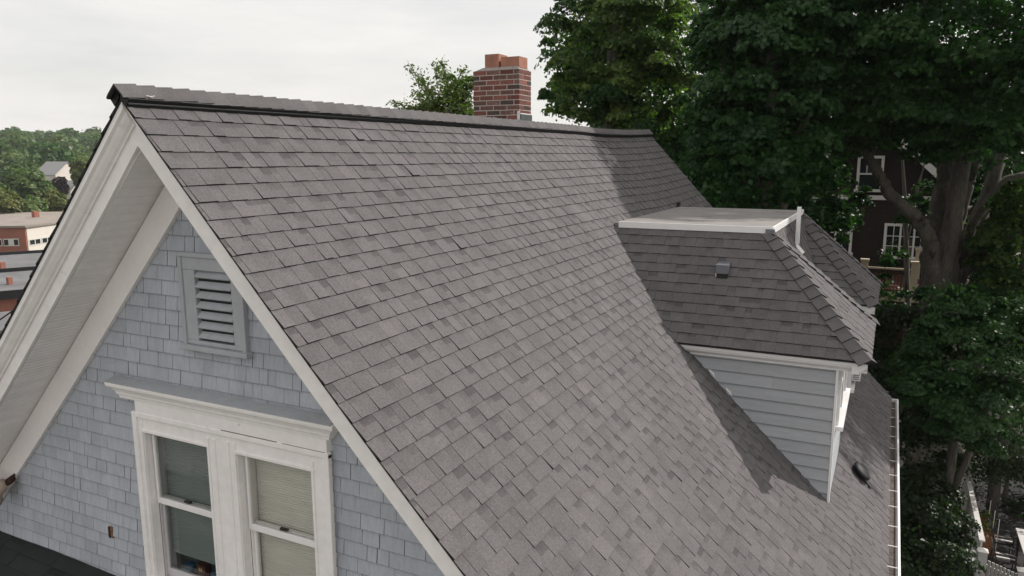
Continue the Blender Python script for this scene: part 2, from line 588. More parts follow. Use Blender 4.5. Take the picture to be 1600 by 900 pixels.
# roof decks
SL = WID / CS
for fn, nm in ((fright, "roof"), (fleft, "roof")):
    mb = MB()
    nu, nv = 13, 12
    grid = [fn(LEN * i / (nu - 1), SL * j / (nv - 1), -0.003) for i in range(nu) for j in range(nv)]
    low = [fn(LEN * i / (nu - 1), SL * j / (nv - 1), -0.010) for i in range(nu) for j in range(nv)]
    n0 = len(grid)
    fs = []
    for i in range(nu - 1):
        for j in range(nv - 1):
            a = i * nv + j
            fs += [(a, a + 1, a + nv + 1, a + nv), (n0 + a, n0 + a + nv, n0 + a + nv + 1, n0 + a + 1)]
    for j in range(nv - 1):
        fs += [(j, n0 + j, n0 + j + 1, j + 1)]
        a = (nu - 1) * nv + j
        fs += [(a, a + 1, n0 + a + 1, n0 + a)]
    for i in range(nu - 1):
        a = i * nv + nv - 1
        fs += [(a, n0 + a, n0 + a + nv, a + nv)]
    mb.add(grid + low, fs, 0)
    deck = mb.build("roof", M['edge'], house)
    rng = random.Random(11 if fn is fright else 12)
    if fn is fright:
        roof_right = deck
        deck["label"] = "broad sunlit roof slope of weathered grey shingles"
        ps = pieces([(-0.012, 0.0), (LEN + 0.01, 0.0), (LEN + 0.01, SL + 0.012), (-0.012, SL + 0.012)], fn, 0.035, 0.1403, 49, (0.075, 0.175), 'asphalt', rng, (-0.012, LEN + 0.01))
        emit(ps, "roof_shingle", "roof_shingles", [M['asphalt'], M['edge']], deck, 300)
    else:
        deck["label"] = "far roof slope of grey shingles"
        ps = pieces([(-0.006, 0.0), (LEN + 0.01, 0.0), (LEN + 0.01, SL + 0.012), (-0.006, SL + 0.012)], fn, 0.035, 0.1403, 49, (0.3, 0.6), 'asphalt', rng, (-0.012, LEN + 0.01))
        emit(ps, "roof_shingle", "roof_shingles", [M['asphalt'], M['edge']], deck, 0)

# ridge vent and caps
ridge = MB()
prof = []
VENT_H, VENT_W = 0.062, 0.066
for sgn in (1, -1):
    ys = np.linspace(-0.015, LEN + 0.01, 40)
    for k in range(len(ys) - 1):
        f_ = fright if sgn > 0 else fleft
        a, b = ys[k], ys[k + 1]
        vs = [f_(a, -0.02, VENT_H), f_(b, -0.02, VENT_H), f_(b, VENT_W, VENT_H), f_(a, VENT_W, VENT_H),
              f_(a, 0.0, 0.005), f_(b, 0.0, 0.005), f_(b, VENT_W + 0.008, 0.004), f_(a, VENT_W + 0.008, 0.004)]
        ridge.add(vs, [(0, 1, 2, 3), (3, 2, 6, 7), (0, 3, 7, 4), (1, 5, 6, 2)])
ridge_o = ridge.build("ridge_vent", M['ridge_vent'], house)
lou = MB()
for hgt in (0.014, 0.030):
    lou.prism([(VENT_W, hgt - 0.003), (VENT_W + 0.016, hgt - 0.003), (VENT_W + 0.012, hgt + 0.003), (VENT_W, hgt + 0.003)], lambda a, b, s: fright(s, a, b), -0.01, LEN)
lou.build("vent_louver", M['black'], ridge_o)
rng = random.Random(3)
y = -0.03
while y < LEN - 0.02:
    ln = 0.143
    y2 = min(y + ln, LEN + 0.015)
    y -= 0.02
    mb = MB()
    wdt = 0.060 + rng.uniform(-0.007, 0.007)
    h0, h1 = VENT_H + 0.011 + rng.uniform(0, 0.003), VENT_H + 0.004
    sec = []
    for yy, hh in ((y, h1), (y2, h0)):
        sec.append([fleft(yy, wdt, hh - 0.004), fleft(yy, 0.03, hh), (0, yy, z0(yy) + hh / CS - 0.006), fright(yy, 0.03, hh), fright(yy, wdt, hh - 0.004)])
    lows = []
    for yy, hh in ((y, h1 - 0.014), (y2, h0 - 0.014)):
        lows.append([fleft(yy, wdt, hh - 0.004), fleft(yy, 0.03, hh), (0, yy, z0(yy) + hh / CS - 0.006), fright(yy, 0.03, hh), fright(yy, wdt, hh - 0.004)])
    vs = sec[0] + sec[1] + lows[0] + lows[1]
    fs, mi = [], []
    for k in range(4):
        fs.append((k, k + 1, k + 6, k + 5)); mi.append(0)
        fs.append((10 + k, 10 + k + 1, k + 1, k)); mi.append(1)
        fs.append((5 + k, 6 + k, 16 + k, 15 + k)); mi.append(1)
    fs += [(4, 14, 19, 9), (0, 5, 15, 10)]
    mi += [1, 1]
    mb.add(vs, fs, mi)
    mb.build("ridge_cap", [M['asphalt_plain'], M['edge']], ridge_o)
    y += ln + 0.02

sc_ = MB()
for u_, v_, a_ in ((0.13, 0.045, 0.012), (0.155, 0.05, 0.016), (0.18, 0.042, 0.010)):
    p_ = [fright(u_ + a_ * math.cos(g), v_ + 0.4 * a_ * math.sin(g * 1.0), VENT_H + 0.0165) for g in np.linspace(0, 6.28, 9)[:-1]]
    sc_.add(p_, [tuple(range(8))])
sc_.build("paint_scuff", mat("pale_scuff", (0.42, 0.40, 0.39), 0.9, [(60, 0.3)]), ridge_o, kind='stuff')

# rake trim: crown moulding, fascia, soffit boards, frieze, both sides, front gable
WALL_Y, FAS_Y = 0.5, 0.09


def frake(side):
    def f(a, b, s):       # a: depth below roof plane (perp), b: y, s: slope distance
        x = s * CS
        if x < SN * a:                 # mitre on the centre line
            return (0.0, b, z0(0) - a / CS)
        z = (zr(x) if side > 0 else zl(x)) + z0(0)
        return (side * (x - SN * a), b, z - CS * a)
    return f


for side in (1, -1):
    f_ = frake(side)
    smax = SL + 0.02
    ns = 10
    cr, fa, fr, drip = MB(), MB(), MB(), MB()
    for k in range(ns):
        s0 = smax * k / ns
        s1 = smax * (k + 1) / ns
        crown = [(0.0105, 0.002), (0.046, 0.002), (0.056, 0.022), (0.075, 0.032), (0.098, 0.052), (0.108, 0.070), (0.118, 0.074), (0.118, 0.10), (0.0105, 0.10)]
        cr.prism(crown if side < 0 else [(0.021, 0.03), (0.06, 0.035), (0.07, 0.06), (0.07, 0.1), (0.021, 0.1)], f_, s0, s1)
        ft = 0.119 if side < 0 else 0.072
        fa.prism([(ft, FAS_Y), (0.212, FAS_Y), (0.212, FAS_Y + 0.03), (ft, FAS_Y + 0.03)], f_, s0, s1)
        fr.prism([(0.225, WALL_Y - 0.03), (0.243, WALL_Y - 0.05), (0.45, WALL_Y - 0.05), (0.45, WALL_Y - 0.002), (0.225, WALL_Y - 0.002)], f_, s0, s1)
        drip.prism([(0.0, -0.006), (0.009, -0.005), (0.009, 0.005), (0.0, 0.005)], f_, s0, s1)
    c_o = cr.build("crown_moulding", M['white'], house)
    fa.build("rake_board", M['white'], house)
    fr.build("frieze_board", M['frieze'], house)
    drip.build("drip_edge", M['ridge_vent'], house)
    sof = MB().prism([(0.216, FAS_Y + 0.03), (0.216, WALL_Y), (0.226, WALL_Y), (0.226, FAS_Y + 0.03)], f_, 0.0, smax).build("soffit", M['soffit'], house)
    bw = 0.085
    nb = int(smax / bw)
    for k in range(nb):
        a0, a1 = k * bw + 0.0012, (k + 1) * bw - 0.0012
        mb = MB()
        am = (a0 + a1) / 2
        pr = [(a0, 0.216), (a0 + 0.003, 0.2195), (am - 0.005, 0.2195), (am - 0.002, 0.2178), (am, 0.2205), (am + 0.004, 0.2195), (a1 - 0.003, 0.2195), (a1, 0.216)]
        mb.prism(pr, lambda a, b, s: f_(b, s, a), FAS_Y + 0.028, WALL_Y - 0.025)
        if side < 0:
            mb.build("soffit_board", M['soffit'], sof)

# body walls
body = MB()
XW = 4.45
for yy in (WALL_Y, LEN - 0.5):
    nn = 12
    pts = [(-XW, yy, -10.6), (XW, yy, -10.6), (XW, yy, zr(XW) - 0.05)]
    pts += [(XW * (1 - k / nn), yy, zr(XW * (1 - k / nn)) - 0.06) for k in range(1, nn)]
    pts += [(0, yy, -0.11)]
    pts += [(-XW * k / nn, yy, zl(XW * k / nn) - 0.06) for k in range(1, nn)] + [(-XW, yy, zl(XW) - 0.05)]
    if yy == WALL_Y:
        # front wall is built round the two sash openings
        def zt(x):
            return (zr(x) if x > 0 else zl(-x)) - 0.06
        cuts = [-XW, -3, -1.6, -0.69, 0.02, 0.33, 1.04, 2, 3, XW]
        for a, b in zip(cuts[:-1], cuts[1:]):
            xs = [a, b] if not (a < 0 < b) else [a, 0, b]
            top = [(x, yy, zt(x)) for x in reversed(xs)]
            if (a, b) in ((-0.69, 0.02), (0.33, 1.04)):
                body.add([(a, yy, -2.58), (b, yy, -2.58)] + top, [tuple(range(2 + len(top)))])
                body.add([(a, yy, -10.6), (b, yy, -10.6), (b, yy, -3.90), (a, yy, -3.90)], [(0, 1, 2, 3)])
            else:
                body.add([(a, yy, -10.6), (b, yy, -10.6)] + top, [tuple(range(2 + len(top)))])
    else:
        body.add(pts, [tuple(range(len(pts)))])
for sx in (1, -1):
    zt_ = (zr(XW) if sx > 0 else zl(XW)) - 0.05
    body.add([(sx * XW, WALL_Y, -10.6), (sx * XW, LEN - 0.5, -10.6), (sx * XW, LEN - 0.5, zt_), (sx * XW, WALL_Y, zt_)], [(0, 1, 2, 3)])
wall = body.build("wall", M['sidingp'], house, fix=False)

# cedar shingles on the gable
ROW0, EXP = 1.098 - 0.1155 * 4, 0.1155


def fgable(u, v, h):
    return (u, WALL_Y - 0.004 - h, -v)


rng = random.Random(21)
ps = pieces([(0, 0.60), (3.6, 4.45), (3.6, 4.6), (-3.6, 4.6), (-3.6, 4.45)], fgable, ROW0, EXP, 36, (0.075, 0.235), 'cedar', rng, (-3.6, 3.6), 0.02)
keep = []
for p in ps:
    x, z = p[0][0], p[0][2]
    inside = (-0.66 < x < -0.01 or 0.36 < x < 1.01) and -3.95 < z < -2.5
    xs = [q[0] for q in p[1]]
    crosses = z < -2.55 and z > -3.97 and (max(xs) > -0.69 and min(xs) < 0.02 or max(xs) > 0.33 and min(xs) < 1.04)
    vent = -0.05 < x < 0.42 and -1.77 < z < -1.2
    if not inside and not crosses and not vent:
        keep.append(p)
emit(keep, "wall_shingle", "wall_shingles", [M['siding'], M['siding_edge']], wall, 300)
# a nail hole where a shingle broke away, bare wood behind
hole = MB().box((-1.303, WALL_Y - 0.022, -3.655), (-1.258, WALL_Y - 0.003, -3.555)).build("broken_shingle", M['wood_hole'], wall)
hole["label"] = "small brown patch of bare wood in the shingles"
MB().box((-1.308, WALL_Y - 0.026, -3.66), (-1.286, WALL_Y - 0.021, -3.56)).build("dark_gap", M['black'], wall)

# louvred attic vent
av = MB()
vx0, vx1, vz0, vz1 = -0.125, 0.475, -1.80, -1.11
ox0, ox1, oz0, oz1 = 0.01, 0.37, -1.757, -1.225
YF = 0.455
av.box((vx0, YF, oz1), (vx1, WALL_Y, vz1)).box((vx0, YF, vz0 + 0.01), (vx1, WALL_Y, oz0))
av.box((vx0, YF + 0.001, oz0), (ox0, WALL_Y, oz1)).box((ox1, YF + 0.001, oz0), (vx1, WALL_Y, oz1))
vent_o = bevel(av.build("attic_vent", M['sidingp'], house), 0.004)
vent_o["label"] = "blue-grey louvred vent high in the gable"
tr = MB()
tr.box((vx0 - 0.022, YF - 0.016, vz1 - 0.02), (vx1 + 0.022, WALL_Y, vz1 + 0.014))
tr.box((vx0 - 0.02, YF - 0.012, vz0), (vx0 + 0.018, WALL_Y, vz1 - 0.02)).box((vx1 - 0.018, YF - 0.012, vz0), (vx1 + 0.02, WALL_Y, vz1 - 0.02))
bevel(tr.build("vent_moulding", M['sidingp'], vent_o), 0.004)
bevel(MB().box((vx0 - 0.045, YF - 0.035, vz0 - 0.03), (vx1 + 0.045, WALL_Y, vz0 + 0.008)).build("vent_sill", M['sidingp'], vent_o), 0.004)
MB().box((ox0, 0.497, oz0), (ox1, 0.4985, oz1)).build("vent_screen", M['black'], vent_o)
nl = 7
for k in range(nl):
    zc = oz1 - (k + 0.5) * (oz1 - oz0) / nl
    hh = (oz1 - oz0) / nl
    MB().obox(((ox0 + ox1) / 2, 0.474, zc + 0.006), ((ox1 - ox0) / 2 - 0.002, 0, 0), (0, 0.020, 0.021), (0, 0.004, -0.004)).build("louver", M['sidingp'], vent_o)

# ---- double window of the gable
CY = 0.445
frame = MB()
frame.box((-0.78, CY, -3.90), (-0.69, 0.53, -2.425))
frame.box((1.04, CY, -3.90), (1.20, 0.53, -2.425))
frame.box((0.02, CY, -3.90), (0.33, 0.53, -2.425))
frame.box((-0.69, CY + 0.001, -2.58), (0.02, 0.53, -2.425)).box((0.33, CY + 0.001, -2.58), (1.04, 0.53, -2.425))
win = bevel(frame.build("window_surround", M['white'], house), 0.005)
win["label"] = "peeling white surround of the paired sash windows"
mould = MB()
for x0, x1 in ((-0.797, -0.745), (1.165, 1.217)):
    mould.box((x0, CY - 0.018, -3.90), (x1, CY + 0.02, -2.43))
mould.box((-0.797, CY - 0.019, -2.46), (1.217, CY + 0.02, -2.418))
for x0, x1 in ((-0.715, -0.695), (0.025, 0.048), (0.30, 0.325), (1.045, 1.07), (0.09, 0.115), (0.235, 0.26)):
    mould.box((x0, CY - 0.010, -3.90), (x1, CY + 0.02, -2.505))
for x0, x1 in ((-0.72, 0.05), (0.30, 1.075)):
    mould.box((x0, CY - 0.011, -2.585), (x1, CY + 0.02, -2.56))
bevel(mould.build("window_moulding", M['white'], win), 0.004)
MB().box((-0.745, 0.43, -2.418), (1.205, 0.53, -2.315)).build("window_frieze", M['white'], win)
cyl = 0.385
corn = MB()
pr = [(0.43, -2.32), (0.425, -2.32), (0.42, -2.295), (0.412, -2.285), (0.408, -2.262), (0.400, -2.255), (0.392, -2.238), (0.372, -2.222), (0.368, -2.205), (0.368, -2.188), (0.50, -2.180), (0.50, -2.32)]
PX = lambda yv: (0.43 - yv)
vsl, vsr = [], []
for yv, zv in pr:
    e = max(0.0, 0.43 - yv) * 1.6 if yv < 0.49 else (0.10 if zv > -2.2 else 0.0)
    vsl.append((-0.905 - e, yv, zv))
    vsr.append((1.225 + e * 0.9, yv, zv))
n = len(pr)
corn.add(vsl + vsr, [(i, (i + 1) % n, n + (i + 1) % n, n + i) for i in range(n)] + [tuple(range(n - 1, -1, -1)), tuple(range(n, 2 * n))])
corn_o = corn.build("window_cornice", M['white'], win)
corn_o["label"] = "moulded white cornice over the paired windows"
cap = MB()
cap.add([(-1.015, 0.364, -2.186), (1.295, 0.364, -2.186), (1.295, 0.49, -2.172), (-1.015, 0.49, -2.172),
         (-1.015, 0.364, -2.182), (1.295, 0.364, -2.182), (1.295, 0.49, -2.160), (-1.015, 0.49, -2.160)],
        [(0, 3, 2, 1), (4, 5, 6, 7), (0, 1, 5, 4), (1, 2, 6, 5), (2, 3, 7, 6), (3, 0, 4, 7)])
cap.build("cornice_cap", M['sidingp'], win)
# cracks between frieze, head casing and moulding
for a_, b_ in (((0.20, 0.4285, -2.4185), (0.75, 0.431, -2.412)), ((-0.66, CY - 0.0015, -2.592), (-0.1, CY + 0.002, -2.586)), ((0.80, 0.4285, -2.4185), (1.19, 0.431, -2.4145))):
    MB().box(a_, b_).build("paint_crack", M['crack'], win)
bevel(MB().box((-0.84, 0.385, -3.945), (1.26, 0.53, -3.90)).build("window_sill", M['white'], win), 0.006)


def sash_window(x0, x1, blind, blind_z, jamb):
    w_o = MB().box((x0, 0.53, -3.90), (x0 + 0.012, 0.64, -2.58)).box((x1 - 0.012, 0.53, -3.90), (x1, 0.64, -2.58)).box((x0 + 0.012, 0.53, -2.59), (x1 - 0.012, 0.64, -2.58)).box((x0 + 0.012, 0.53, -3.90), (x1 - 0.012, 0.64, -3.885)).build("window", jamb, house)
    zm0, zm1 = -3.215, -3.16
    sw = 0.036

    def sash(nm, ya, yb, za, zb, bt, tp, mt):
        s = MB()
        s.box((x0 + 0.0125, ya, za), (x0 + sw, yb, zb)).box((x1 - sw, ya, za), (x1 - 0.0125, yb, zb))
        s.box((x0 + sw, ya + 0.001, za), (x1 - sw, yb - 0.001, za + bt)).box((x0 + sw, ya + 0.001, zb - tp), (x1 - sw, yb - 0.001, zb))
        so = bevel(s.build(nm, mt, w_o), 0.003)
        MB().box((x0 + sw, (ya + yb) / 2 - 0.002, za + bt), (x1 - sw, (ya + yb) / 2 + 0.002, zb - tp)).build("pane", M['glass'], w_o)
        return so
    sash("upper_sash", 0.505, 0.54, zm0, -2.5905, 0.05, 0.035, M['sash'])
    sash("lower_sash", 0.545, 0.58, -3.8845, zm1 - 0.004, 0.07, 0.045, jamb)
    MB().box((x0 + 0.30, 0.528, zm1 - 0.003), (x0 + 0.365, 0.552, zm1 + 0.012)).box((x0 + 0.32, 0.52, zm1 + 0.012), (x0 + 0.385, 0.54, zm1 + 0.02)).build("sash_lock", M['lock'], w_o)
    # pleated blind
    b = MB()
    k = 0
    z = -2.60
    while z > blind_z:
        b.add([(x0 + 0.02, 0.61, z), (x1 - 0.02, 0.61, z), (x1 - 0.02, 0.602, z - 0.01), (x0 + 0.02, 0.602, z - 0.01), (x1 - 0.02, 0.61, z - 0.02), (x0 + 0.02, 0.61, z - 0.02)],
              [(0, 1, 2, 3), (3, 2, 4, 5)])
        z -= 0.02
    b.build("pleated_blind", blind, w_o, fix=False)
    return w_o


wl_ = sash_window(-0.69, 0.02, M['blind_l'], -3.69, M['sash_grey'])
wl_["label"] = "left sash window with dark blind half a hand above its sill"
wr_ = sash_window(0.33, 1.04, M['blind_r'], -3.86, M['sash'])
wr_["label"] = "right sash window with pale pleated blind drawn down"
rm = MB().box((-0.95, 0.66, -4.2), (1.3, 2.0, -2.45))
rm.build("room", M['room'], house, fix=False)
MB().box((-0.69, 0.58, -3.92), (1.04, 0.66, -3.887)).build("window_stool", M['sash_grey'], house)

# things on the inside sill of the left window
b1 = MB().lathe([(0.0, 0), (0.055, 0.002), (0.06, 0.03), (0.052, 0.10), (0.03, 0.118), (0.0, 0.12)], (-0.50, 0.637 - 0.0, -3.887), (0, 0, 1), 14)
o = tag(b1.build("jar", M['boxblue'], None, True), "round blue jar behind glass, leftmost on the window sill", "jar")
mk = MB().box((-0.545, 0.572, -3.81), (-0.455, 0.5755, -3.80)).box((-0.53, 0.572, -3.835), (-0.47, 0.5755, -3.828))
mk.build("jar_print", M['cyan'], o)
bx = thing("carton", "dark red carton with yellow emblem standing behind the window glass", "carton", (-0.34, 0.62, -3.887))
MB().box((-0.385, 0.592, -3.887), (-0.285, 0.645, -3.735)).build("box_body", M['boxred'], bx)
em = MB()
em.add([(-0.352, 0.5905, -3.79), (-0.338, 0.5905, -3.79), (-0.332, 0.5905, -3.765), (-0.345, 0.5905, -3.75), (-0.358, 0.5905, -3.765)], [(0, 1, 2, 3, 4)])
em.add([(-0.332, 0.5905, -3.79), (-0.318, 0.5905, -3.79), (-0.312, 0.5905, -3.765), (-0.325, 0.5905, -3.75), (-0.331, 0.5905, -3.765)], [(0, 1, 2, 3, 4)])
em.box((-0.365, 0.590, -3.83), (-0.305, 0.5915, -3.82)).box((-0.36, 0.590, -3.85), (-0.31, 0.5915, -3.843))
em.build("box_emblem", M['yellow'], bx, fix=False)
o = tag(MB().box((-0.215, 0.592, -3.887), (-0.10, 0.645, -3.755)).build("carton", M['boxblue'], None), "plain blue carton behind the glass, right of the red one", "carton")
bevel(o, 0.004)

# eave floodlight on the left frieze
fx = thing("floodlight", "beige bell-shaped floodlight fixed under the left gable eave", "light fixture", (-2.62, 0.40, -3.40))
ctr = np.array([-2.60, 0.36, -3.38])
ax = np.array([-0.62, -0.25, -0.55])
MB().lathe([(0.0, -0.03), (0.045, -0.02), (0.06, 0.02), (0.075, 0.09), (0.105, 0.16), (0.13, 0.19), (0.12, 0.188), (0.07, 0.09), (0.0, 0.05)], ctr, ax, 18).build("lamp_shade", M['beige'], fx, True)
MB().lathe([(0.0, -0.10), (0.026, -0.095), (0.03, -0.05), (0.024, -0.01), (0.0, 0.0)], ctr + np.array([0.01, 0.03, -0.01]), ax, 10).build("socket", M['rust'], fx, True)
MB().tube([ctr - 0.06 * ax, ctr + np.array([0.05, 0.10, 0.07])], [0.014, 0.014], 8).build("bracket", M['rust'], fx)

# lower roof below the gable
lr = MB().add([(-4.9, 0.5, -3.93), (1.7, 0.5, -4.09), (1.7, -1.7, -5.30), (-4.9, -1.7, -5.14), (-4.9, 0.5, -4.03), (1.7, 0.5, -4.19), (1.7, -1.7, -5.40), (-4.9, -1.7, -5.24)],
              [(0, 1, 2, 3), (4, 7, 6, 5), (0, 3, 7, 4), (1, 5, 6, 2), (2, 6, 7, 3)]).build("lower_roof", M['edge'], house)
lr["label"] = "dark green-grey shingled roof under the gable wall"
dlr = math.hypot(2.2, 1.21)


def flow(u, v, h):
    return (u, 0.5 - v * 2.2 / dlr - h * 0.48, -3.93 - (u + 4.9) * 0.0242 - v * 1.21 / dlr + h * 0.87)


ps = pieces([(-4.9, 0), (1.7, 0), (1.7, dlr), (-4.9, dlr)], flow, 0.0, 0.14, 18, (0.12, 0.3), 'asphalt', random.Random(5), (-4.9, 1.7))
emit(ps, "lower_shingle", "lower_shingles", [M['darkroof'], M['edge']], lr, 120)

# gutter along the right eave
EX, EZ = WID, zr(WID)
g = MB()
g.prism([(EX - 0.01, EZ - 0.05), (EX - 0.01, EZ - 0.12), (EX + 0.09, EZ - 0.12), (EX + 0.125, EZ - 0.03), (EX + 0.135, EZ - 0.015), (EX + 0.11, EZ - 0.012), (EX + 0.105, EZ - 0.03), (EX + 0.078, EZ - 0.105), (EX + 0.005, EZ - 0.105), (EX + 0.005, EZ - 0.05)],
        lambda a, b, s: (a, s, b), -0.02, LEN + 0.02)
gut = g.build("gutter", M['whiteclean'], house)
MB().box((EX + 0.006, 0, EZ - 0.104), (EX + 0.084, LEN, EZ - 0.07)).build("leaf_litter", M['debris'], gut)
MB().prism([(EX - 0.01, EZ - 0.12), (EX + 0.09, EZ - 0.12), (EX + 0.125, EZ - 0.03), (EX + 0.125, EZ - 0.012), (EX - 0.01, EZ - 0.012)], lambda a, b, s: (a, s, b), LEN + 0.02, LEN + 0.03).build("gutter_end", M['whiteclean'], gut)
yb = 0.35
while yb < LEN:
    MB().box((EX + 0.0, yb - 0.006, EZ - 0.016), (EX + 0.108, yb + 0.006, EZ - 0.011)).build("gutter_strap", M['whiteclean'], gut)
    yb += rnd.uniform(0.5, 0.62)
MB().box((EX - 0.36, 0.09, EZ - 0.16), (EX - 0.012, LEN, EZ - 0.125)).build("eave_soffit", M['white'], house)

# ---- chimney
chx0, chx1, chy0, chy1, chz0, chz1 = -0.80, -0.085, 6.10, 6.475, -0.95, 0.76
chim = MB().box((chx0 + 0.004, chy0 + 0.004, chz0), (chx1 - 0.004, chy1 - 0.004, chz1 - 0.02)).build("chimney", M['mortar'], house)
chim["label"] = "square red brick chimney with two clay flues"
rng = random.Random(4)
ch = 0.0677
nc = int((chz1 - chz0) / ch)
for c in range(nc):
    zt_ = chz1 - c * ch - 0.012
    zb_ = zt_ - 0.056
    off = 0.0 if c % 2 == 0 else 0.105

    def course(a0, a1, fn):
        a = a0 - off
        while a < a1 - 0.02:
            s0, s1 = max(a, a0), min(a + 0.2, a1)
            if s1 - s0 > 0.03:
                fn(s0, s1)
            a += 0.212
    j = lambda: rng.uniform(-0.002, 0.002)

    def brick(a, b):
        mb = MB().box(a, b)
        bo = mb.build("brick", M[rng.choice(("brick", "brick", "brick", "brick_brown", "brick_brown", "brick_burnt"))], chim)
        return bo
    if zb_ < -0.45 and True:
        pass
    course(chx0, chx1, lambda s0, s1: brick((s0, chy0 + j(), zb_), (s1, chy0 + 0.05, zt_)))
    course(chy0 + 0.051, chy1 - 0.051, lambda s0, s1: brick((chx1 - 0.05, s0, zb_), (chx1 + j(), s1, zt_)))
    if zt_ > -0.05:
        course(chx0, chx1, lambda s0, s1: brick((s0, chy1 - 0.05, zb_), (s1, chy1 + j(), zt_)))
        course(chy0 + 0.051, chy1 - 0.051, lambda s0, s1: brick((chx0 + j(), s0, zb_), (chx0 + 0.05, s1, zt_)))
cw = MB().add([(chx0 + 0.01, chy0 + 0.01, chz1 - 0.013), (chx1 - 0.01, chy0 + 0.01, chz1 - 0.013), (chx1 - 0.01, chy1 - 0.01, chz1 - 0.013), (chx0 + 0.01, chy1 - 0.01, chz1 - 0.013),
               (chx0 + 0.13, chy0 + 0.05, chz1 + 0.035), (chx1 - 0.05, chy0 + 0.05, chz1 + 0.035), (chx1 - 0.05, chy1 - 0.05, chz1 + 0.035), (chx0 + 0.13, chy1 - 0.05, chz1 + 0.035)],
              [(0, 1, 5, 4), (1, 2, 6, 5), (2, 3, 7, 6), (3, 0, 4, 7), (4, 5, 6, 7)]).build("mortar_crown", mat("weathered_mortar", (0.30, 0.27, 0.25), 0.95, [(25, 0.25)], 0.6, 60), chim)


def flue(x0, x1, y0, y1, z0_, z1_):
    t = 0.022
    mb = MB()
    mb.box((x0, y0, z0_), (x1, y0 + t, z1_)).box((x0, y1 - t, z0_), (x1, y1, z1_))
    mb.box((x0, y0 + t, z0_), (x0 + t, y1 - t, z1_)).box((x1 - t, y0 + t, z0_), (x1, y1 - t, z1_))
    mb.box((x0 + t, y0 + t, z0_), (x1 - t, y1 - t, z0_ + 0.03), 1)
    return mb.build("flue", [M['terra'], M['black']], chim)


flue(-0.645, -0.43, 6.16, 6.42, chz1 + 0.02, 0.975)
flue(-0.395, -0.115, 6.16, 6.42, chz1 + 0.02, 0.925)
fl = MB().box((chx1 - 0.0, chy0 + 0.03, -0.10), (chx1 + 0.012, chy1 + 0.01, 0.155)).build("flashing", M['lead'], chim)
MB().add([(chx1 - 0.08, chy0 - 0.006, 0.0), (chx1 + 0.014, chy0 - 0.006, 0.0), (chx1 + 0.014, chy0 - 0.006, 0.205), (chx1 - 0.03, chy0 - 0.006, 0.19), (chx1 - 0.03, chy0 - 0.006, 0.08)], [(0, 1, 2, 3, 4)]).build("sealant_smear", M['sealant'], chim)
MB().box((chx1 + 0.0005, chy0 + 0.02, 0.155), (chx1 + 0.010, chy1, 0.168)).build("sealant", M['sealant'], chim)

# ------------------------------------------------------------------ dormer
XF, ZF, YA, YB = 3.23, -1.33, 6.42, 9.82
XE, ZE = 4.47, -2.58
Y1, Y2, Y3, Y4 = 5.26, 7.49, 8.70, 10.93
XC = 3.73
dr = MB()
V = lambda *p: p
xb = 1.0
e = 0.006
quad = [
    [V(xb, YA, ZF - e), V(XF, YA, ZF - e), V(XE, Y1, ZE - e), V(xb + 1.2, Y1, ZE - e)],
    [V(XF, YA, ZF - e), V(XE, Y2, ZE - e), V(XE, Y1, ZE - e)],
    [V(XF, YA, ZF - e), V(xb, YA, ZF - e), V(xb + 1.2, Y2, ZE - e), V(XE, Y2, ZE - e)],
    [V(XF, YA, ZF - e), V(XF, YB, ZF - e), V(XC, Y3, ZE - e), V(XC, Y2, ZE - e)],
    [V(xb, YB, ZF - e), V(XF, YB, ZF - e), V(XE, Y3, ZE - e), V(xb + 1.2, Y3, ZE - e)],
    [V(XF, YB, ZF - e), V(XE, Y4, ZE - e), V(XE, Y3, ZE - e)],
    [V(XF, YB, ZF - e), V(xb, YB, ZF - e), V(xb + 1.2, Y4, ZE - e), V(XE, Y4, ZE - e)],
    [V(2.2, Y1, ZE - 0.03), V(XE, Y1, ZE - 0.03), V(XE, Y2, ZE - 0.03), V(2.2, Y2, ZE - 0.03)],
    [V(2.2, Y3, ZE - 0.03), V(XE, Y3, ZE - 0.03), V(XE, Y4, ZE - 0.03), V(2.2, Y4, ZE - 0.03)],
    [V(2.2, Y2, ZE - 0.03), V(XC, Y2, ZE - 0.03), V(XC, Y3, ZE - 0.03), V(2.2, Y3, ZE - 0.03)],
]
for q in quad:
    dr.add(q, [tuple(range(len(q)))])
for a, b in (((2.2, Y1), (XE, Y1)), ((XE, Y1), (XE, Y2)), ((2.2, Y3), (XE, Y3)), ((XE, Y3), (XE, Y4)), ((XC, Y2), (XC, Y3)), ((XE, Y2), (2.2, Y2)), ((XE, Y4), (2.2, Y4))):
    dr.add([(*a, ZE - 0.03), (*b, ZE - 0.03), (*b, ZE - e), (*a, ZE - e)], [(0, 1, 2, 3)])
dorm = dr.build("dormer_roof", M['edge'], house)
dorm["label"] = "hipped dormer roof with a flat top"


def plane_map(o, uax, vax):
    o, uax, vax = map(lambda q: np.asarray(q, float), (o, uax, vax))
    L_ = np.linalg.norm(vax)
    vd = vax / L_
    nrm = np.cross(vd, uax)
    if nrm[2] < 0:
        nrm = -nrm
    nrm /= np.linalg.norm(nrm)
    return (lambda u, v, h: tuple(o + uax * u + vd * v + nrm * h)), L_


dps = []
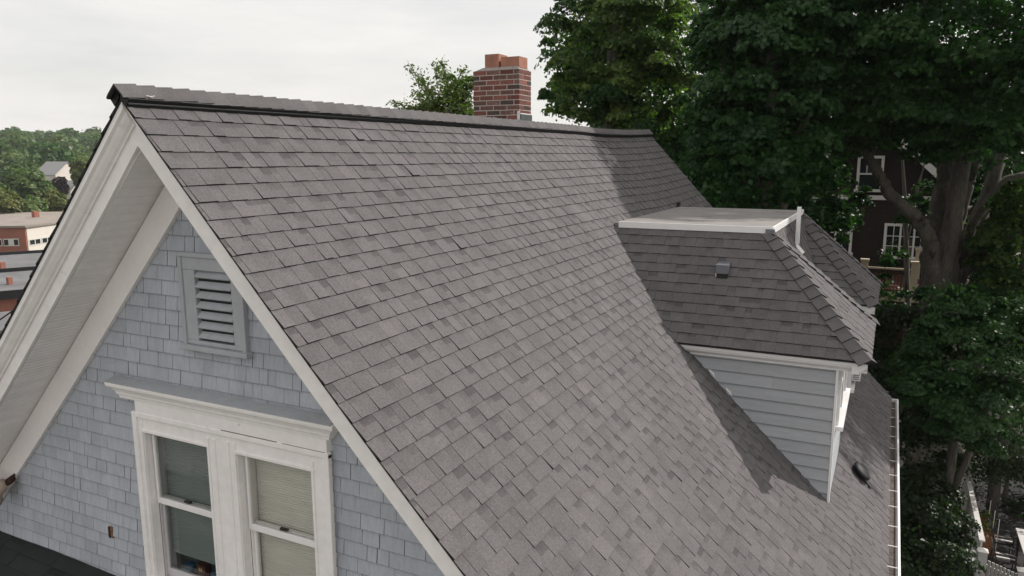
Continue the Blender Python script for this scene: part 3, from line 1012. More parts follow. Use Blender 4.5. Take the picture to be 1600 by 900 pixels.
# near face towards the camera
fm, L1 = plane_map((0, YA, ZF), (1, 0, 0), (0, Y1 - YA, ZE - ZF))
dps += pieces([(1.1, 0.02), (XF, 0.02), (XE, L1 + 0.012), (2.25, L1 + 0.012)], fm, 0.03, L1 / 12.1, 12, (0.08, 0.185), 'asphalt', random.Random(31), (1.1, XE))
fm2, L2 = plane_map((XF, 0, ZF), (0, 1, 0), (XE - XF, 0, ZE - ZF))
dps += pieces([(YA, 0.0), (Y2, L2 + 0.012), (Y1, L2 + 0.012)], fm2, 0.03, L2 / 12.1, 12, (0.08, 0.185), 'asphalt', random.Random(32), (Y1, Y2))
dps += pieces([(YB, 0.0), (Y4, L2 + 0.012), (Y3, L2 + 0.012)], fm2, 0.03, L2 / 12.1, 12, (0.08, 0.185), 'asphalt', random.Random(33), (Y3, Y4))
fm3, L3 = plane_map((XF, 0, ZF), (0, 1, 0), (XC - XF, 0, ZE - ZF))
dps += pieces([(YA, 0.02), (YB, 0.02), (Y3, L3), (Y2, L3)], fm3, 0.03, L3 / 10, 10, (0.08, 0.185), 'asphalt', random.Random(34), (YA, YB))
fm4, L4 = plane_map((0, YB, ZF), (1, 0, 0), (0, Y3 - YB, ZE - ZF))
dps += pieces([(XF, 0.0), (XE, L4 + 0.012), (XC - 0.1, L4 + 0.012)], fm4, 0.03, L4 / 12.1, 12, (0.08, 0.185), 'asphalt', random.Random(35), (XF, XE))
emit(dps, "dormer_shingle", "dormer_shingles", [M['asphalt'], M['edge']], dorm, 300)


def hip_caps(a, b, n1, n2, count):
    """bent cap shingles down a hip from a to b; n1, n2: the normals of the two faces it joins"""
    a, b = np.asarray(a, float), np.asarray(b, float)
    d = (b - a) / np.linalg.norm(b - a)
    s1 = np.cross(d, n1); s1 /= np.linalg.norm(s1)
    s2 = np.cross(n2, d); s2 /= np.linalg.norm(s2)
    if s1[2] > 0: s1 = -s1
    if s2[2] > 0: s2 = -s2
    n1 = np.asarray(n1, float) / np.linalg.norm(n1)
    n2 = np.asarray(n2, float) / np.linalg.norm(n2)
    nm = (n1 + n2) / np.linalg.norm(n1 + n2)
    L_ = np.linalg.norm(b - a)
    st = L_ / count
    for k in range(count):
        p0 = a + d * (k * st - 0.02)
        p1 = a + d * ((k + 1) * st + (0.0 if k < count - 1 else 0.002))
        W_ = 0.125 + rnd.uniform(-0.004, 0.004)
        rows = []
        for p, h in ((p0, 0.016), (p1, 0.034)):
            rows.append([p + s1 * W_ + n1 * (h - 0.002), p + s1 * 0.04 + n1 * h, p + nm * (h + 0.006), p + s2 * 0.04 + n2 * h, p + s2 * W_ + n2 * (h - 0.002)])
        for p, h in ((p0, 0.001), (p1, 0.018)):
            rows.append([p + s1 * W_ + n1 * (h - 0.002), p + s1 * 0.04 + n1 * h, p + nm * h, p + s2 * 0.04 + n2 * h, p + s2 * W_ + n2 * (h - 0.002)])
        vs = rows[0] + rows[1] + rows[2] + rows[3]
        fs, mi = [], []
        for q in range(4):
            fs.append((q, q + 1, q + 6, q + 5)); mi.append(0)
            fs.append((5 + q, 6 + q, 16 + q, 15 + q)); mi.append(1)
        fs += [(0, 5, 15, 10), (4, 14, 19, 9)]; mi += [1, 1]
        MB().add(vs, fs, mi).build("hip_cap", [M['asphalt_plain'], M['edge']], dorm)


nY = np.array([0, ZE - ZF, -(Y1 - YA)]); nY = nY / np.linalg.norm(nY)
nY = nY if nY[2] > 0 else -nY
nX = np.array([-(ZE - ZF), 0, XE - XF]); nX = nX / np.linalg.norm(nX)
nYb = np.array([0, 1.25, 1.07]); nYb /= np.linalg.norm(nYb)
hip_caps((XF, YA, ZF), (XE, Y1, ZE), nY, nX, 13)
hip_caps((XF, YA, ZF), (XE, Y2, ZE), nX, nYb, 13)
hip_caps((XF, YB, ZF), (XE, Y3, ZE), nY, nX, 13)
hip_caps((XF, YB, ZF), (XE, Y4, ZE), nX, nYb, 13)

flat = MB().box((1.215, YA - 0.03, ZF - 0.02), (XF + 0.02, YB + 0.02, ZF + 0.03)).build("flat_roof", M['membrane'], house)
flat["label"] = "flat grey membrane roof on top of the dormer"
MB().box((1.275, YA - 0.055, ZF - 0.035), (XF + 0.045, YA - 0.031, ZF + 0.045)).build("flat_roof_edging", M['whiteclean'], flat)
MB().box((XF + 0.021, YA - 0.03, ZF - 0.035), (XF + 0.045, YB + 0.03, ZF + 0.045)).build("flat_roof_edging", M['whiteclean'], flat)
bk = MB().box((XF - 0.05, YA - 0.068, ZF - 0.06), (XF + 0.06, YA - 0.056, ZF + 0.02)).box((XF - 0.10, YA - 0.066, ZF - 0.075), (XF - 0.02, YA - 0.058, ZF - 0.045)).build("corner_bracket", M['galv'], flat)
pm = MB().tube([(1.20, 9.86, -1.30), (1.20, 9.86, -1.225)], [0.035, 0.035], 10).build("plumbing_pipe", M['black'], house)
post = MB().box((3.36, 8.02, -1.66), (3.41, 8.11, -1.135)).build("corner_post", M['whiteclean'], house)
post["label"] = "short white square post on the dormer roof edge"
MB().add([(3.34, 7.95, -1.66), (3.46, 7.95, -1.80), (3.46, 8.2, -1.80), (3.34, 8.2, -1.66), (3.34, 7.95, -1.63), (3.48, 7.95, -1.79), (3.48, 8.2, -1.79), (3.34, 8.2, -1.63)],
         [(0, 3, 2, 1), (4, 5, 6, 7), (0, 1, 5, 4), (1, 2, 6, 5), (2, 3, 7, 6), (3, 0, 4, 7)]).build("post_flashing", M['whiteclean'], post)

# dormer walls, eave crowns, windows
YW1, YW2, YW3, YW4, XD = 5.40, 7.35, 8.84, 10.79, 4.148
dw = MB()
for a, b in ((YW1, YW2), (YW3, YW4)):
    dw.box((2.0, a, -4.7), (XD, b, ZE - 0.03))
dw.box((2.0, YW2 - 0.1, -4.2), (3.52, YW3 + 0.1, ZE - 0.03))
dwall = dw.build("dormer_wall", M['sidingp'], house)
for face_y, nm in ((YW1, 1), (YW3, 2)):
    def fcl(u, v, h, fy=face_y):
        return (u, fy - 0.002 - h, -v)
    cps = []
    rg = random.Random(41 + nm)
    rows = 11
    for r in range(rows):
        v = 2.62 + r * 0.1435
        joints = [2.3] + ([rg.uniform(2.9, 3.7)] if rg.random() < 0.6 else []) + [XD - 0.005]
        for a, b in zip(joints[:-1], joints[1:]):
            po = clip([(a + 0.0007, v - 0.02), (b - 0.0007, v - 0.02), (b - 0.0007, v + 0.1435), (a + 0.0007, v + 0.1435)],
                      [(2.3, 2.5), (XD, 2.5), (XD, 4.45), (2.3, 4.45)])
            if not po:
                continue
            n = len(po)
            h_ = lambda vv: 0.003 + 0.015 * (vv - v + 0.02) / 0.1635
            rim = [fcl(p_, q_, h_(q_)) for p_, q_ in po]
            bot = [fcl(p_, q_, -0.004) for p_, q_ in po]
            vs, fs = rim + bot, [(i, (i + 1) % n, n + (i + 1) % n, n + i) for i in range(n)]
            mi, tn = [1] * n, [1.0] * (2 * n)
            cut = v + 0.1435 - 0.009  # strip below the cut is darkened to paint in the board's shadow line
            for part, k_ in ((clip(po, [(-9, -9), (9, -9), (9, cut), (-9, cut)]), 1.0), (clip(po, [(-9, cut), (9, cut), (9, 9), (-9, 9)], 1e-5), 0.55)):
                if part:
                    k0 = len(vs)
                    vs = vs + [fcl(p_, q_, h_(q_)) for p_, q_ in part]
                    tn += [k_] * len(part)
                    fs.append(tuple(range(k0, k0 + len(part))))
                    mi.append(0)
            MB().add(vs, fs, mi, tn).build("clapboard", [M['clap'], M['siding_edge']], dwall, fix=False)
for k in range(2):
    xx = 2.74 + k * 0.22 + rnd.uniform(-0.03, 0.03)
    MB().add([(xx, YW1 - 0.024, zr(xx) + 0.005), (xx + 0.07, YW1 - 0.024, zr(xx + 0.07) + 0.005), (xx + 0.06, YW1 - 0.024, zr(xx + 0.07) + 0.06), (xx, YW1 - 0.02, zr(xx) + 0.035)], [(0, 1, 2, 3)]).build("step_flashing", M['whiteclean'], dwall, fix=False)
for xx, a, b in ((XD, YW1, YW2), (XD, YW3, YW4)):
    for r in range(12):
        z = -2.62 - r * 0.1435
        if z < -4.35:
            continue
        MB().add([(xx + 0.003, a, z), (xx + 0.003, b, z), (xx + 0.018, b, z - 0.1435), (xx + 0.018, a, z - 0.1435), (xx - 0.003, b, z - 0.1435), (xx - 0.003, a, z - 0.1435)],
                 [(0, 1, 2, 3), (3, 2, 4, 5)]).build("clapboard", M['clap'], dwall)


def eave(fn, s0, s1, name="dormer_crown"):
    pr_ = [(0.0, 0.0), (0.0, -0.035), (0.012, -0.04), (0.016, -0.06), (0.045, -0.085), (0.075, -0.10), (0.078, -0.125), (0.15, -0.125), (0.15, 0.0)]
    return MB().prism(pr_, fn, s0, s1).build(name, M['whiteclean'], house)


ZC = ZE - 0.032
eave(lambda a, b, s: (s, Y1 + 0.02 + a, ZC + b), 2.30, XE - 0.02)
eave(lambda a, b, s: (s, Y3 + 0.02 + a, ZC + b), 3.3, XE - 0.02)
eave(lambda a, b, s: (XE - 0.02 - a, s, ZC + b), Y1 + 0.021, Y2 - 0.02)
eave(lambda a, b, s: (XE - 0.02 - a, s, ZC + b), Y3 + 0.021, Y4 - 0.02)
cb = MB()
for yv in (YW1, YW3):
    cb.box((XD - 0.004, yv - 0.022, -4.55), (XD + 0.022, yv + 0.06, -2.70))
cb.build("corner_board", M['whiteclean'], house)


def dormer_window(y0, y1, z0_, z1_):
    t = 0.085
    x0, x1 = XD + 0.004, XD + 0.05
    f_ = MB()
    f_.box((x0, y0, z0_), (x1, y0 + t, z1_)).box((x0, y1 - t, z0_), (x1, y1, z1_)).box((x0, y0 + t, z1_ - t), (x1, y1 - t, z1_)).box((x0, (y0 + y1) / 2 - 0.06, z0_), (x1 - 0.004, (y0 + y1) / 2 + 0.06, z1_ - t))
    wo = f_.build("dormer_window", M['whiteclean'], house)
    MB().box((x0, y0 + t, z0_), (x0 + 0.012, y1 - t, z1_ - t)).build("pane", M['darkglass'], wo)
    MB().box((x0, y0 - 0.05, z0_ - 0.05), (x1 + 0.05, y1 + 0.05, z0_)).build("sill", M['whiteclean'], wo)
    MB().box((x0, y0 + t, (z0_ + z1_) / 2 - 0.02), (x1 - 0.015, y1 - t, (z0_ + z1_) / 2 + 0.02)).build("meeting_rail", M['whiteclean'], wo)
    return wo


dormer_window(5.62, 7.15, -3.45, -2.72)
dormer_window(9.02, 10.6, -3.98, -2.72)
ac = thing("air_conditioner", "white window air conditioner with a grey grille under the dormer eave", "air conditioner", (XD + 0.2, 9.45, -3.93))
MB().box((XD + 0.05, 9.30, -3.925), (XD + 0.17, 9.80, -3.69)).build("casing", M['whiteclean'], ac)
gr = MB()
for k in range(6):
    gr.box((XD + 0.07, 9.293, -3.90 + k * 0.033), (XD + 0.155, 9.2995, -3.888 + k * 0.033))
gr.build("grille", M['galv'], ac)

# little vents on the roofs
bv = MB()
nv_ = np.asarray(fm(0, 0, 1)) - np.asarray(fm(0, 0, 0))


def onf(u, v, h):
    return np.asarray(fm(u, v, h))


vent_u, vent_v = 2.765, 0.60
pts = [onf(vent_u - 0.075, vent_v - 0.09, 0.0), onf(vent_u + 0.075, vent_v - 0.09, 0.0)]
top_b = [p + np.array([0, 0, 0.02]) for p in pts]
c0 = onf(vent_u, vent_v, 0.0)
hx = 0.075
bb = MB()
yb_, zb_ = c0[1], c0[2]
bb.add([(c0[0] - hx, yb_ + 0.09, zb_ + 0.07), (c0[0] + hx, yb_ + 0.09, zb_ + 0.07), (c0[0] + hx, yb_ - 0.13, zb_ + 0.045), (c0[0] - hx, yb_ - 0.13, zb_ + 0.045),
        (c0[0] - hx, yb_ - 0.13, zb_ - 0.06), (c0[0] + hx, yb_ - 0.13, zb_ - 0.06), (c0[0] - hx, yb_ + 0.05, zb_ + 0.02), (c0[0] + hx, yb_ + 0.05, zb_ + 0.02),
        (c0[0] - hx, yb_ - 0.05, zb_ - 0.07), (c0[0] + hx, yb_ - 0.05, zb_ - 0.07)],
       [(0, 1, 2, 3), (3, 2, 5, 4), (0, 3, 4, 8, 6), (1, 7, 9, 5, 2)])
bvo = bb.build("exhaust_vent", M['galv'], house)
bvo["label"] = "small grey metal exhaust hood on the dormer slope"
MB().box((c0[0] - hx + 0.01, yb_ - 0.125, zb_ - 0.115), (c0[0] + hx - 0.01, yb_ - 0.02, zb_ - 0.06)).build("vent_mouth", M['black'], bvo)
MB().box((c0[0] - hx - 0.004, yb_ - 0.12, zb_ - 0.10), (c0[0] - hx + 0.006, yb_ - 0.05, zb_ - 0.06)).build("vent_tab", M['whiteclean'], bvo)

rv = MB()
rx, ry = 4.43, 7.02
cen = np.array([rx, ry, zr(rx)])
nR = np.array([SN, 0, CS]); dS = np.array([CS, 0, -SN]); dY = np.array([0, 1, 0])
ring = []
for k in range(12):
    g = 2 * math.pi * k / 12
    ring.append((math.cos(g), math.sin(g)))
prof = [(0.10, 0.004), (0.105, 0.035), (0.135, 0.045), (0.135, 0.065), (0.10, 0.085), (0.0, 0.095)]
o_ = len(rv.v)
for r_, h in prof:
    rv.v += [tuple(cen + dS * (c_ * r_) + dY * (s_ * r_ * 1.15) + nR * h) for c_, s_ in ring]
    rv.t += [1.0] * 12
for i in range(len(prof) - 1):
    for k in range(12):
        rv.f.append([o_ + i * 12 + k, o_ + i * 12 + (k + 1) % 12, o_ + (i + 1) * 12 + (k + 1) % 12, o_ + (i + 1) * 12 + k]); rv.m.append(0)
rvo = rv.build("roof_vent", M['black'], house, True)
rvo["label"] = "black mushroom roof vent near the gutter"
MB().obox(cen + nR * 0.008 + dS * 0.06, dS * 0.17, dY * 0.06, nR * 0.004).build("vent_flange", M['black'], rvo)


# ------------------------------------------------------------------ vegetation
def np_mesh(name, verts, quads, mats, tone):
    me = bpy.data.meshes.new(name)
    nv_, nf = len(verts), len(quads)
    me.vertices.add(nv_)
    me.vertices.foreach_set("co", np.asarray(verts, np.float32).ravel())
    k = quads.shape[1]
    me.loops.add(nf * k)
    me.loops.foreach_set("vertex_index", quads.ravel().astype(np.int32))
    me.polygons.add(nf)
    me.polygons.foreach_set("loop_start", np.arange(0, nf * k, k, dtype=np.int32))
    me.polygons.foreach_set("loop_total", np.full(nf, k, np.int32))
    me.materials.append(mats)
    at = me.attributes.new("tone", 'FLOAT', 'POINT')
    at.data.foreach_set("value", np.asarray(tone, np.float32))
    me.update(calc_edges=True)
    return me


def leaf_geo(pos, nrm, size, rg, aspect=0.42):
    """folded leaves: base, left, tip, right around a midrib -> 2 triangles each"""
    n = len(pos)
    nrm = nrm / np.linalg.norm(nrm, axis=1, keepdims=True)
    r = rg.normal(size=(n, 3))
    t = np.cross(nrm, r)
    t /= np.linalg.norm(t, axis=1, keepdims=True) + 1e-9
    b = np.cross(nrm, t)
    s = size * rg.uniform(0.5, 1.4, (n, 1))
    base = pos - t * s * 0.5
    tip = pos + t * s * 0.5 - nrm * s * 0.12
    le = pos + b * s * aspect + nrm * s * 0.10 - t * s * 0.05
    ri = pos - b * s * aspect + nrm * s * 0.10 - t * s * 0.05
    v = np.stack([base, le, tip, ri], 1).reshape(-1, 3)
    i = np.arange(n)[:, None] * 4
    q = np.concatenate([i + np.array([[0, 2, 1]]), i + np.array([[0, 3, 2]])], 0)
    return v, q


def crown_points(blobs, boughs, per, rg, bough_r=0.26, flat=0.65, inner=0.5, up=0.45, mean=0.42, spread=0.14):
    """leaf positions and normals: boughs spread through the outer part of the crown ellipsoids"""
    ps, ns, tn = [], [], []
    vol = np.array([b[3] * b[4] * b[5] for b in blobs]) ** (2 / 3)
    share = vol / vol.sum()
    for bl, sh in zip(blobs, share):
        c = np.array(bl[:3]); rr = np.array(bl[3:6])
        nb = max(3, int(boughs * sh))
        d = rg.normal(size=(nb, 3))
        d /= np.linalg.norm(d, axis=1, keepdims=True)
        rad = inner + (1 - inner) * rg.random((nb, 1)) ** 0.6
        bc = c + d * rr * rad
        br = bough_r * rr.mean() * rg.uniform(0.45, 1.4, nb)
        for k in range(nb):
            m = int(per * (br[k] / (bough_r * rr.mean())) ** 2)
            q = rg.normal(size=(m, 3))
            q /= np.linalg.norm(q, axis=1, keepdims=True)
            q[:, 2] = np.abs(q[:, 2]) * 0.9 - 0.25
            q *= rg.uniform(0.35, 1.0, (m, 1)) ** 0.5
            # boughs droop outwards
            off = q * np.array([1, 1, flat]) * br[k]
            hr = np.hypot(off[:, 0], off[:, 1])
            off[:, 2] -= 0.35 * hr * hr / max(br[k], 0.1)
            ps.append(bc[k] + off)
            nn = q * 0.7 + d[k] * 0.45 + np.array([0, 0, up]) + rg.normal(size=(m, 3)) * 0.5
            ns.append(nn)
            tn.append(np.clip(rg.normal(mean, 0.2, m) + rg.normal(0, spread), 0, 1))
        # loose sprays between the boughs
        m = int(nb * per * 0.10)
        q = rg.normal(size=(m, 3))
        q /= np.linalg.norm(q, axis=1, keepdims=True)
        lump = 0.86 + 0.13 * np.sin(q[:, :1] * 7 + c[0]) * np.sin(q[:, 1:2] * 6 + 1) + 0.10 * np.sin(q[:, 2:] * 9)
        ps.append(c + q * rr * lump * rg.uniform(0.45, 1.08, (m, 1)) ** 0.6)
        ns.append(q * 0.4 + np.array([0, 0, 0.5]) + rg.normal(size=(m, 3)) * 0.7)
        tn.append(np.clip(rg.normal(0.45, 0.28, m), 0, 1))
    return np.concatenate(ps), np.concatenate(ns), np.concatenate(tn)


def foliage(name, blobs, boughs, per, size, seed, m, parent, aspect=0.42, **kw):
    rg = np.random.default_rng(seed)
    p, n, t = crown_points(blobs, boughs, per, rg, **kw)
    v, q = leaf_geo(p, n, size, rg, aspect)
    return link(name, np_mesh(name, v, q, m, np.repeat(t, 4)), parent)


def trunk_for(parent, paths):
    mb = MB()
    for path, radii in paths:
        # subdivide with a little wobble
        pp, rr = [], []
        for i in range(len(path) - 1):
            a, b = np.asarray(path[i], float), np.asarray(path[i + 1], float)
            ns_ = 9 if radii[0] > 0.2 else 4
            for k in range(ns_):
                f_ = k / ns_
                w_ = rnd.uniform(-1, 1) * (0.06 if radii[0] > 0.25 else 0.30) * radii[i]
                pp.append(a + (b - a) * f_ + np.array([w_, -w_, 0]))
                rr.append((radii[i] + (radii[i + 1] - radii[i]) * f_) * rnd.uniform(0.95, 1.07))
        pp.append(np.asarray(path[-1], float)); rr.append(radii[-1])
        mb.tube(pp, rr, 18 if radii[0] > 0.2 else 8, rough=0.13 if radii[0] > 0.1 else 0.05)
    return mb.build("trunk", M['bark'], parent, True)


def gz(x, y):
    """ground height"""
    h = -10.5
    tw = min(max((-8 - x) / 40.0, 0), 1)
    tw = tw * tw * (3 - 2 * tw)
    h -= 4.6 * tw
    r_ = math.hypot(x, y)
    k = min(max((r_ - 170) / 480.0, 0), 1)
    h += 19.0 * k * k * (3 - 2 * k)
    h += 1.2 * math.sin(x * 0.013 + 1) * math.sin(y * 0.011) * min(max((r_ - 110) / 300, 0), 1)
    return h


# the great oak at the right, whose crown shades the far end of the roof
G0 = -10.5
tb = np.array([6.0, 19.3, G0])
oak = thing("oak_tree", "huge old tree with thick grey multi-stemmed trunk in front of the brown house", "tree", tuple(tb))
D0 = 21.3
A_ = lambda u, v, d=D0: P(u, v, d)
fork = A_(1468, 440)
trunk_for(oak, [
    ([tb, tb + (0.02, 0, 3), A_(1462, 520), A_(1462, 455), A_(1460, 395)], [0.56, 0.46, 0.40, 0.40, 0.34]),
    ([A_(1464, 600), A_(1456, 440), A_(1462, 360), A_(1478, 270), A_(1480, 180), A_(1495, 60)], [0.26, 0.30, 0.26, 0.22, 0.17, 0.10]),
    ([A_(1468, 640, 21.5), A_(1488, 450, 21.8), A_(1515, 380, 21.8), A_(1545, 300, 22), A_(1580, 200, 22.5), A_(1600, 90, 23)], [0.26, 0.30, 0.25, 0.19, 0.13, 0.08]),
    ([A_(1468, 620, 21.3), A_(1474, 450, 21.05), A_(1490, 340, 20.6), A_(1505, 250, 20.3), A_(1525, 120, 20)], [0.28, 0.30, 0.23, 0.19, 0.12]),
    ([A_(1464, 470, 21.2), A_(1455, 385, 20.8), A_(1437, 345, 20.6), A_(1395, 308, 20.4), A_(1365, 262, 20.2), A_(1345, 215, 20), A_(1335, 140, 20)], [0.24, 0.21, 0.17, 0.15, 0.13, 0.11, 0.06]),
    ([A_(1352, 240, 20.1), A_(1310, 226, 20), A_(1275, 214, 20), A_(1240, 205, 20)], [0.06, 0.045, 0.035, 0.015]),
    ([A_(1474, 540, 21.3), A_(1490, 455, 21), A_(1525, 400, 20.6), A_(1560, 372, 20.3), A_(1610, 360, 20)], [0.2, 0.17, 0.13, 0.10, 0.06]),
    ([A_(1500, 400, 21.5), A_(1530, 330, 21.5), A_(1575, 280, 21.5), A_(1640, 262, 21.5)], [0.16, 0.12, 0.10, 0.06]),
    ([A_(1440, 470), A_(1475, 420), A_(1500, 330), A_(1525, 255)], [0.3, 0.25, 0.18, 0.1]),
])
foliage("crown", [(6.9, 19.0, 4.1, 5.2, 5.2, 4.8), (6.5, 19.2, 8.0, 2.1, 2.1, 2.1), (8.6, 17.6, 6.9, 1.8, 1.8, 1.6)], 410, 420, 0.115, 101, M['leaf_oak'], oak, bough_r=0.155, flat=0.62)
foliage("foliage", [(*P(1300, 180, 19.5), 1.6, 1.6, 1.3), (*P(1555, 215, 17.5), 1.5, 1.5, 0.9), (*P(1420, 150, 18.5), 2.0, 1.8, 1.2)], 60, 380, 0.11, 111, M['leaf_oak'], oak, bough_r=0.32, flat=0.5)

# dark middle tree
c = P(1205, 100, 17.5)
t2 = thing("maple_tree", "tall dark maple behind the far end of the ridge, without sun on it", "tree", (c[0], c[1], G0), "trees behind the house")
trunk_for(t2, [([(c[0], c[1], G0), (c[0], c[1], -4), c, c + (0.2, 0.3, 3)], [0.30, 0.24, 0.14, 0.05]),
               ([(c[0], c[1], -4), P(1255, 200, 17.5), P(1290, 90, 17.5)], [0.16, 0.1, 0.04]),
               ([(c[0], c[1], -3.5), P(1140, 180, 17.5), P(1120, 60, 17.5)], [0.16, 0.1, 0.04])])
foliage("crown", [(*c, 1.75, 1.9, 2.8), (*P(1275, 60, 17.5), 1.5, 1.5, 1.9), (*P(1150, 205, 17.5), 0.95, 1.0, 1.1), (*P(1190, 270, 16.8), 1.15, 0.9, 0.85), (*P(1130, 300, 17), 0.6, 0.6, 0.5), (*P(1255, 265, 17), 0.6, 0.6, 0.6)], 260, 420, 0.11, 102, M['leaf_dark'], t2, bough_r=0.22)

# sunlit maple left of it
c = P(958, 60, 22.5)
t3 = thing("maple_tree", "bright green maple right of the chimney with sunlit top", "tree", (c[0], c[1], G0), "trees behind the house")
trunk_for(t3, [([(c[0], c[1], G0), (c[0], c[1], -3), c, c + (0.1, 0.2, 2)], [0.35, 0.28, 0.16, 0.05])])
foliage("crown", [(*c, 2.25, 2.2, 2.6), (*P(985, 0, 22.5), 1.9, 1.9, 2.2), (*P(905, 150, 22), 1.15, 1.15, 1.0), (*P(1010, 165, 22), 1.6, 1.4, 1.3)], 210, 430, 0.105, 103, M['leaf_maple'], t3, bough_r=0.21, mean=0.32, spread=0.3)

# understory
c = P(1150, 290, 20.5)
t4 = thing("understory_tree", "low dark leafy tree filling the gap behind the far roof edge", "tree", (c[0], c[1], G0), "trees behind the house")
trunk_for(t4, [([(c[0], c[1], G0), (c[0], c[1], -6), c], [0.2, 0.15, 0.06])])
foliage("crown", [(*c, 2.3, 2.0, 1.6), (*P(1090, 240, 22), 1.4, 1.4, 1.2), (*P(1235, 330, 22), 1.3, 1.2, 1.3), (*P(1290, 300, 23), 0.8, 0.8, 1.1), (*P(1285, 235, 22), 0.8, 0.8, 0.7), (*P(1315, 345, 22.5), 0.6, 0.6, 0.6), (*P(1200, 400, 19), 1.5, 1.4, 2.0)], 170, 420, 0.11, 104, M['leaf_dark'], t4, bough_r=0.26)

# thin stems in front of the brown house
for i, (u, lab) in enumerate(((1265, "thin dark sapling in front of the white clapboard house"), (1415, "slender dark sapling crossing the paned window of the brown house"))):
    b0 = P(u + 4, 520, 25)
    s_ = thing("sapling", lab, "tree", (b0[0], b0[1], G0), "saplings before the brown house")
    trunk_for(s_, [([(b0[0], b0[1], G0), P(u + 4, 470, 25), P(u, 350, 25), P(u - 6, 225, 25)], [0.11, 0.09, 0.08, 0.03]),
                   ([P(u + 2, 380, 25), P(u + 20, 290, 25), P(u + 34, 240, 25)], [0.05, 0.035, 0.015])])
    if i == 0:
        bl = [(*P(1330, 330, 24), 0.5, 0.5, 0.7), (*P(1300, 265, 24), 0.7, 0.7, 0.6), (*P(1240, 260, 25), 0.5, 0.5, 0.5)]
    else:
        bl = [(*P(1345, 310, 24), 0.35, 0.4, 0.4), (*P(1375, 440, 24), 0.4, 0.4, 0.3), (*P(1445, 300, 23), 0.45, 0.5, 0.5), (*P(1395, 395, 24), 0.5, 0.5, 0.45), (*P(1430, 330, 24), 0.55, 0.5, 0.55), (*P(1405, 470, 24), 0.7, 0.6, 0.5), (*P(1360, 215, 24), 0.9, 0.8, 0.35)]
    foliage("crown", bl, 40, 170, 0.11, 120 + i, M['leaf_dark'], s_, bough_r=0.42, flat=0.5)

# bush and small trees at the right
c = P(1510, 560, 16.5)
t5 = thing("japanese_maple", "layered green Japanese maple right of the gutter", "tree", (c[0], c[1], G0), "small trees in the side yard")
trunk_for(t5, [([(c[0], c[1], G0), (c[0] - 0.1, c[1], -7.5), P(1500, 560, 16.5), P(1495, 470, 16.5)], [0.14, 0.11, 0.07, 0.02]),
               ([(c[0], c[1], -7.8), P(1560, 600, 16.5), P(1590, 520, 16.3)], [0.08, 0.05, 0.02])])
foliage("crown", [(*c, 1.35, 1.2, 1.0), (*P(1492, 480, 16.5), 0.75, 0.7, 0.6), (*P(1590, 520, 16.2), 0.9, 0.9, 0.8), (*P(1450, 600, 16), 0.75, 0.7, 0.55), (*P(1530, 640, 16), 1.2, 1.0, 0.7)], 150, 420, 0.085, 105, M['leaf_bush'], t5, bough_r=0.32, flat=0.45, up=0.8)
c = P(1600, 380, 20)
t7 = thing("hazel_tree", "loose bright green tree at the right border beside the big trunk", "tree", (c[0], c[1], G0), "small trees in the side yard")
trunk_for(t7, [([(c[0], c[1], G0), (c[0], c[1], -6), c], [0.16, 0.12, 0.05])])
foliage("crown", [(*c, 1.3, 1.2, 1.6), (*P(1590, 480, 19), 1.3, 1.2, 0.9), (*P(1560, 320, 23), 0.9, 0.9, 0.7)], 90, 330, 0.11, 106, M['leaf_maple'], t7, bough_r=0.34, mean=0.2, spread=0.2)
for i, (u, v, d, r_, lab) in enumerate(((1425, 640, 17.5, 1.0, "dark shrub tight behind the far gutter end"),
                                        (1440, 800, 17.0, 0.95, "low dark shrub between gutter and white fence"),
                                        (1415, 520, 21.0, 1.1, "dark shrub hiding the foot of the brown house porch"),
                                        (1440, 900, 15.5, 1.1, "lowest dark shrub beside the gutter, by the picket fence"),
                                        (1585, 640, 21.5, 1.9, "broad dark shrub beyond the white fence post"))):
    c = P(u, v, d)
    s_ = thing("shrub", lab, "shrub", (c[0], c[1], G0), "shrubs in the side yard")
    trunk_for(s_, [([(c[0], c[1], G0), (c[0], c[1], c[2])], [0.08, 0.03])])
    foliage("foliage", [(*c, r_, r_, r_ * 0.9), (c[0], c[1], max(c[2] - r_, G0 + 0.7), r_, r_, r_ * 0.8)], 46, 300, 0.09, 130 + i, M['leaf_shrub'], s_, bough_r=0.36)
# background thicket: fills the view between the trees
for i, (u, v, d, r_, lab) in enumerate(((1080, 120, 36, 6.0, "tall background tree filling the gap above the far ridge end"),
                                        (1560, 150, 40, 8.0, "tall background tree behind the old oak at the right"),
                                        (1330, 60, 42, 7.5, "tall background tree behind the brown house gable"))):
    c = P(u, v, d)
    s_ = thing("background_tree", lab, "tree", (c[0], c[1], G0), "tall trees far behind")
    trunk_for(s_, [([(c[0], c[1], G0), (c[0], c[1], c[2])], [0.4, 0.15])])
    foliage("crown", [(*c, r_, r_, r_ * 1.15), (c[0], c[1], c[2] - r_ * 0.9, r_ * 0.9, r_ * 0.9, r_)], 150, 220, 0.30, 140 + i, M['leaf_dark'], s_, bough_r=0.25)

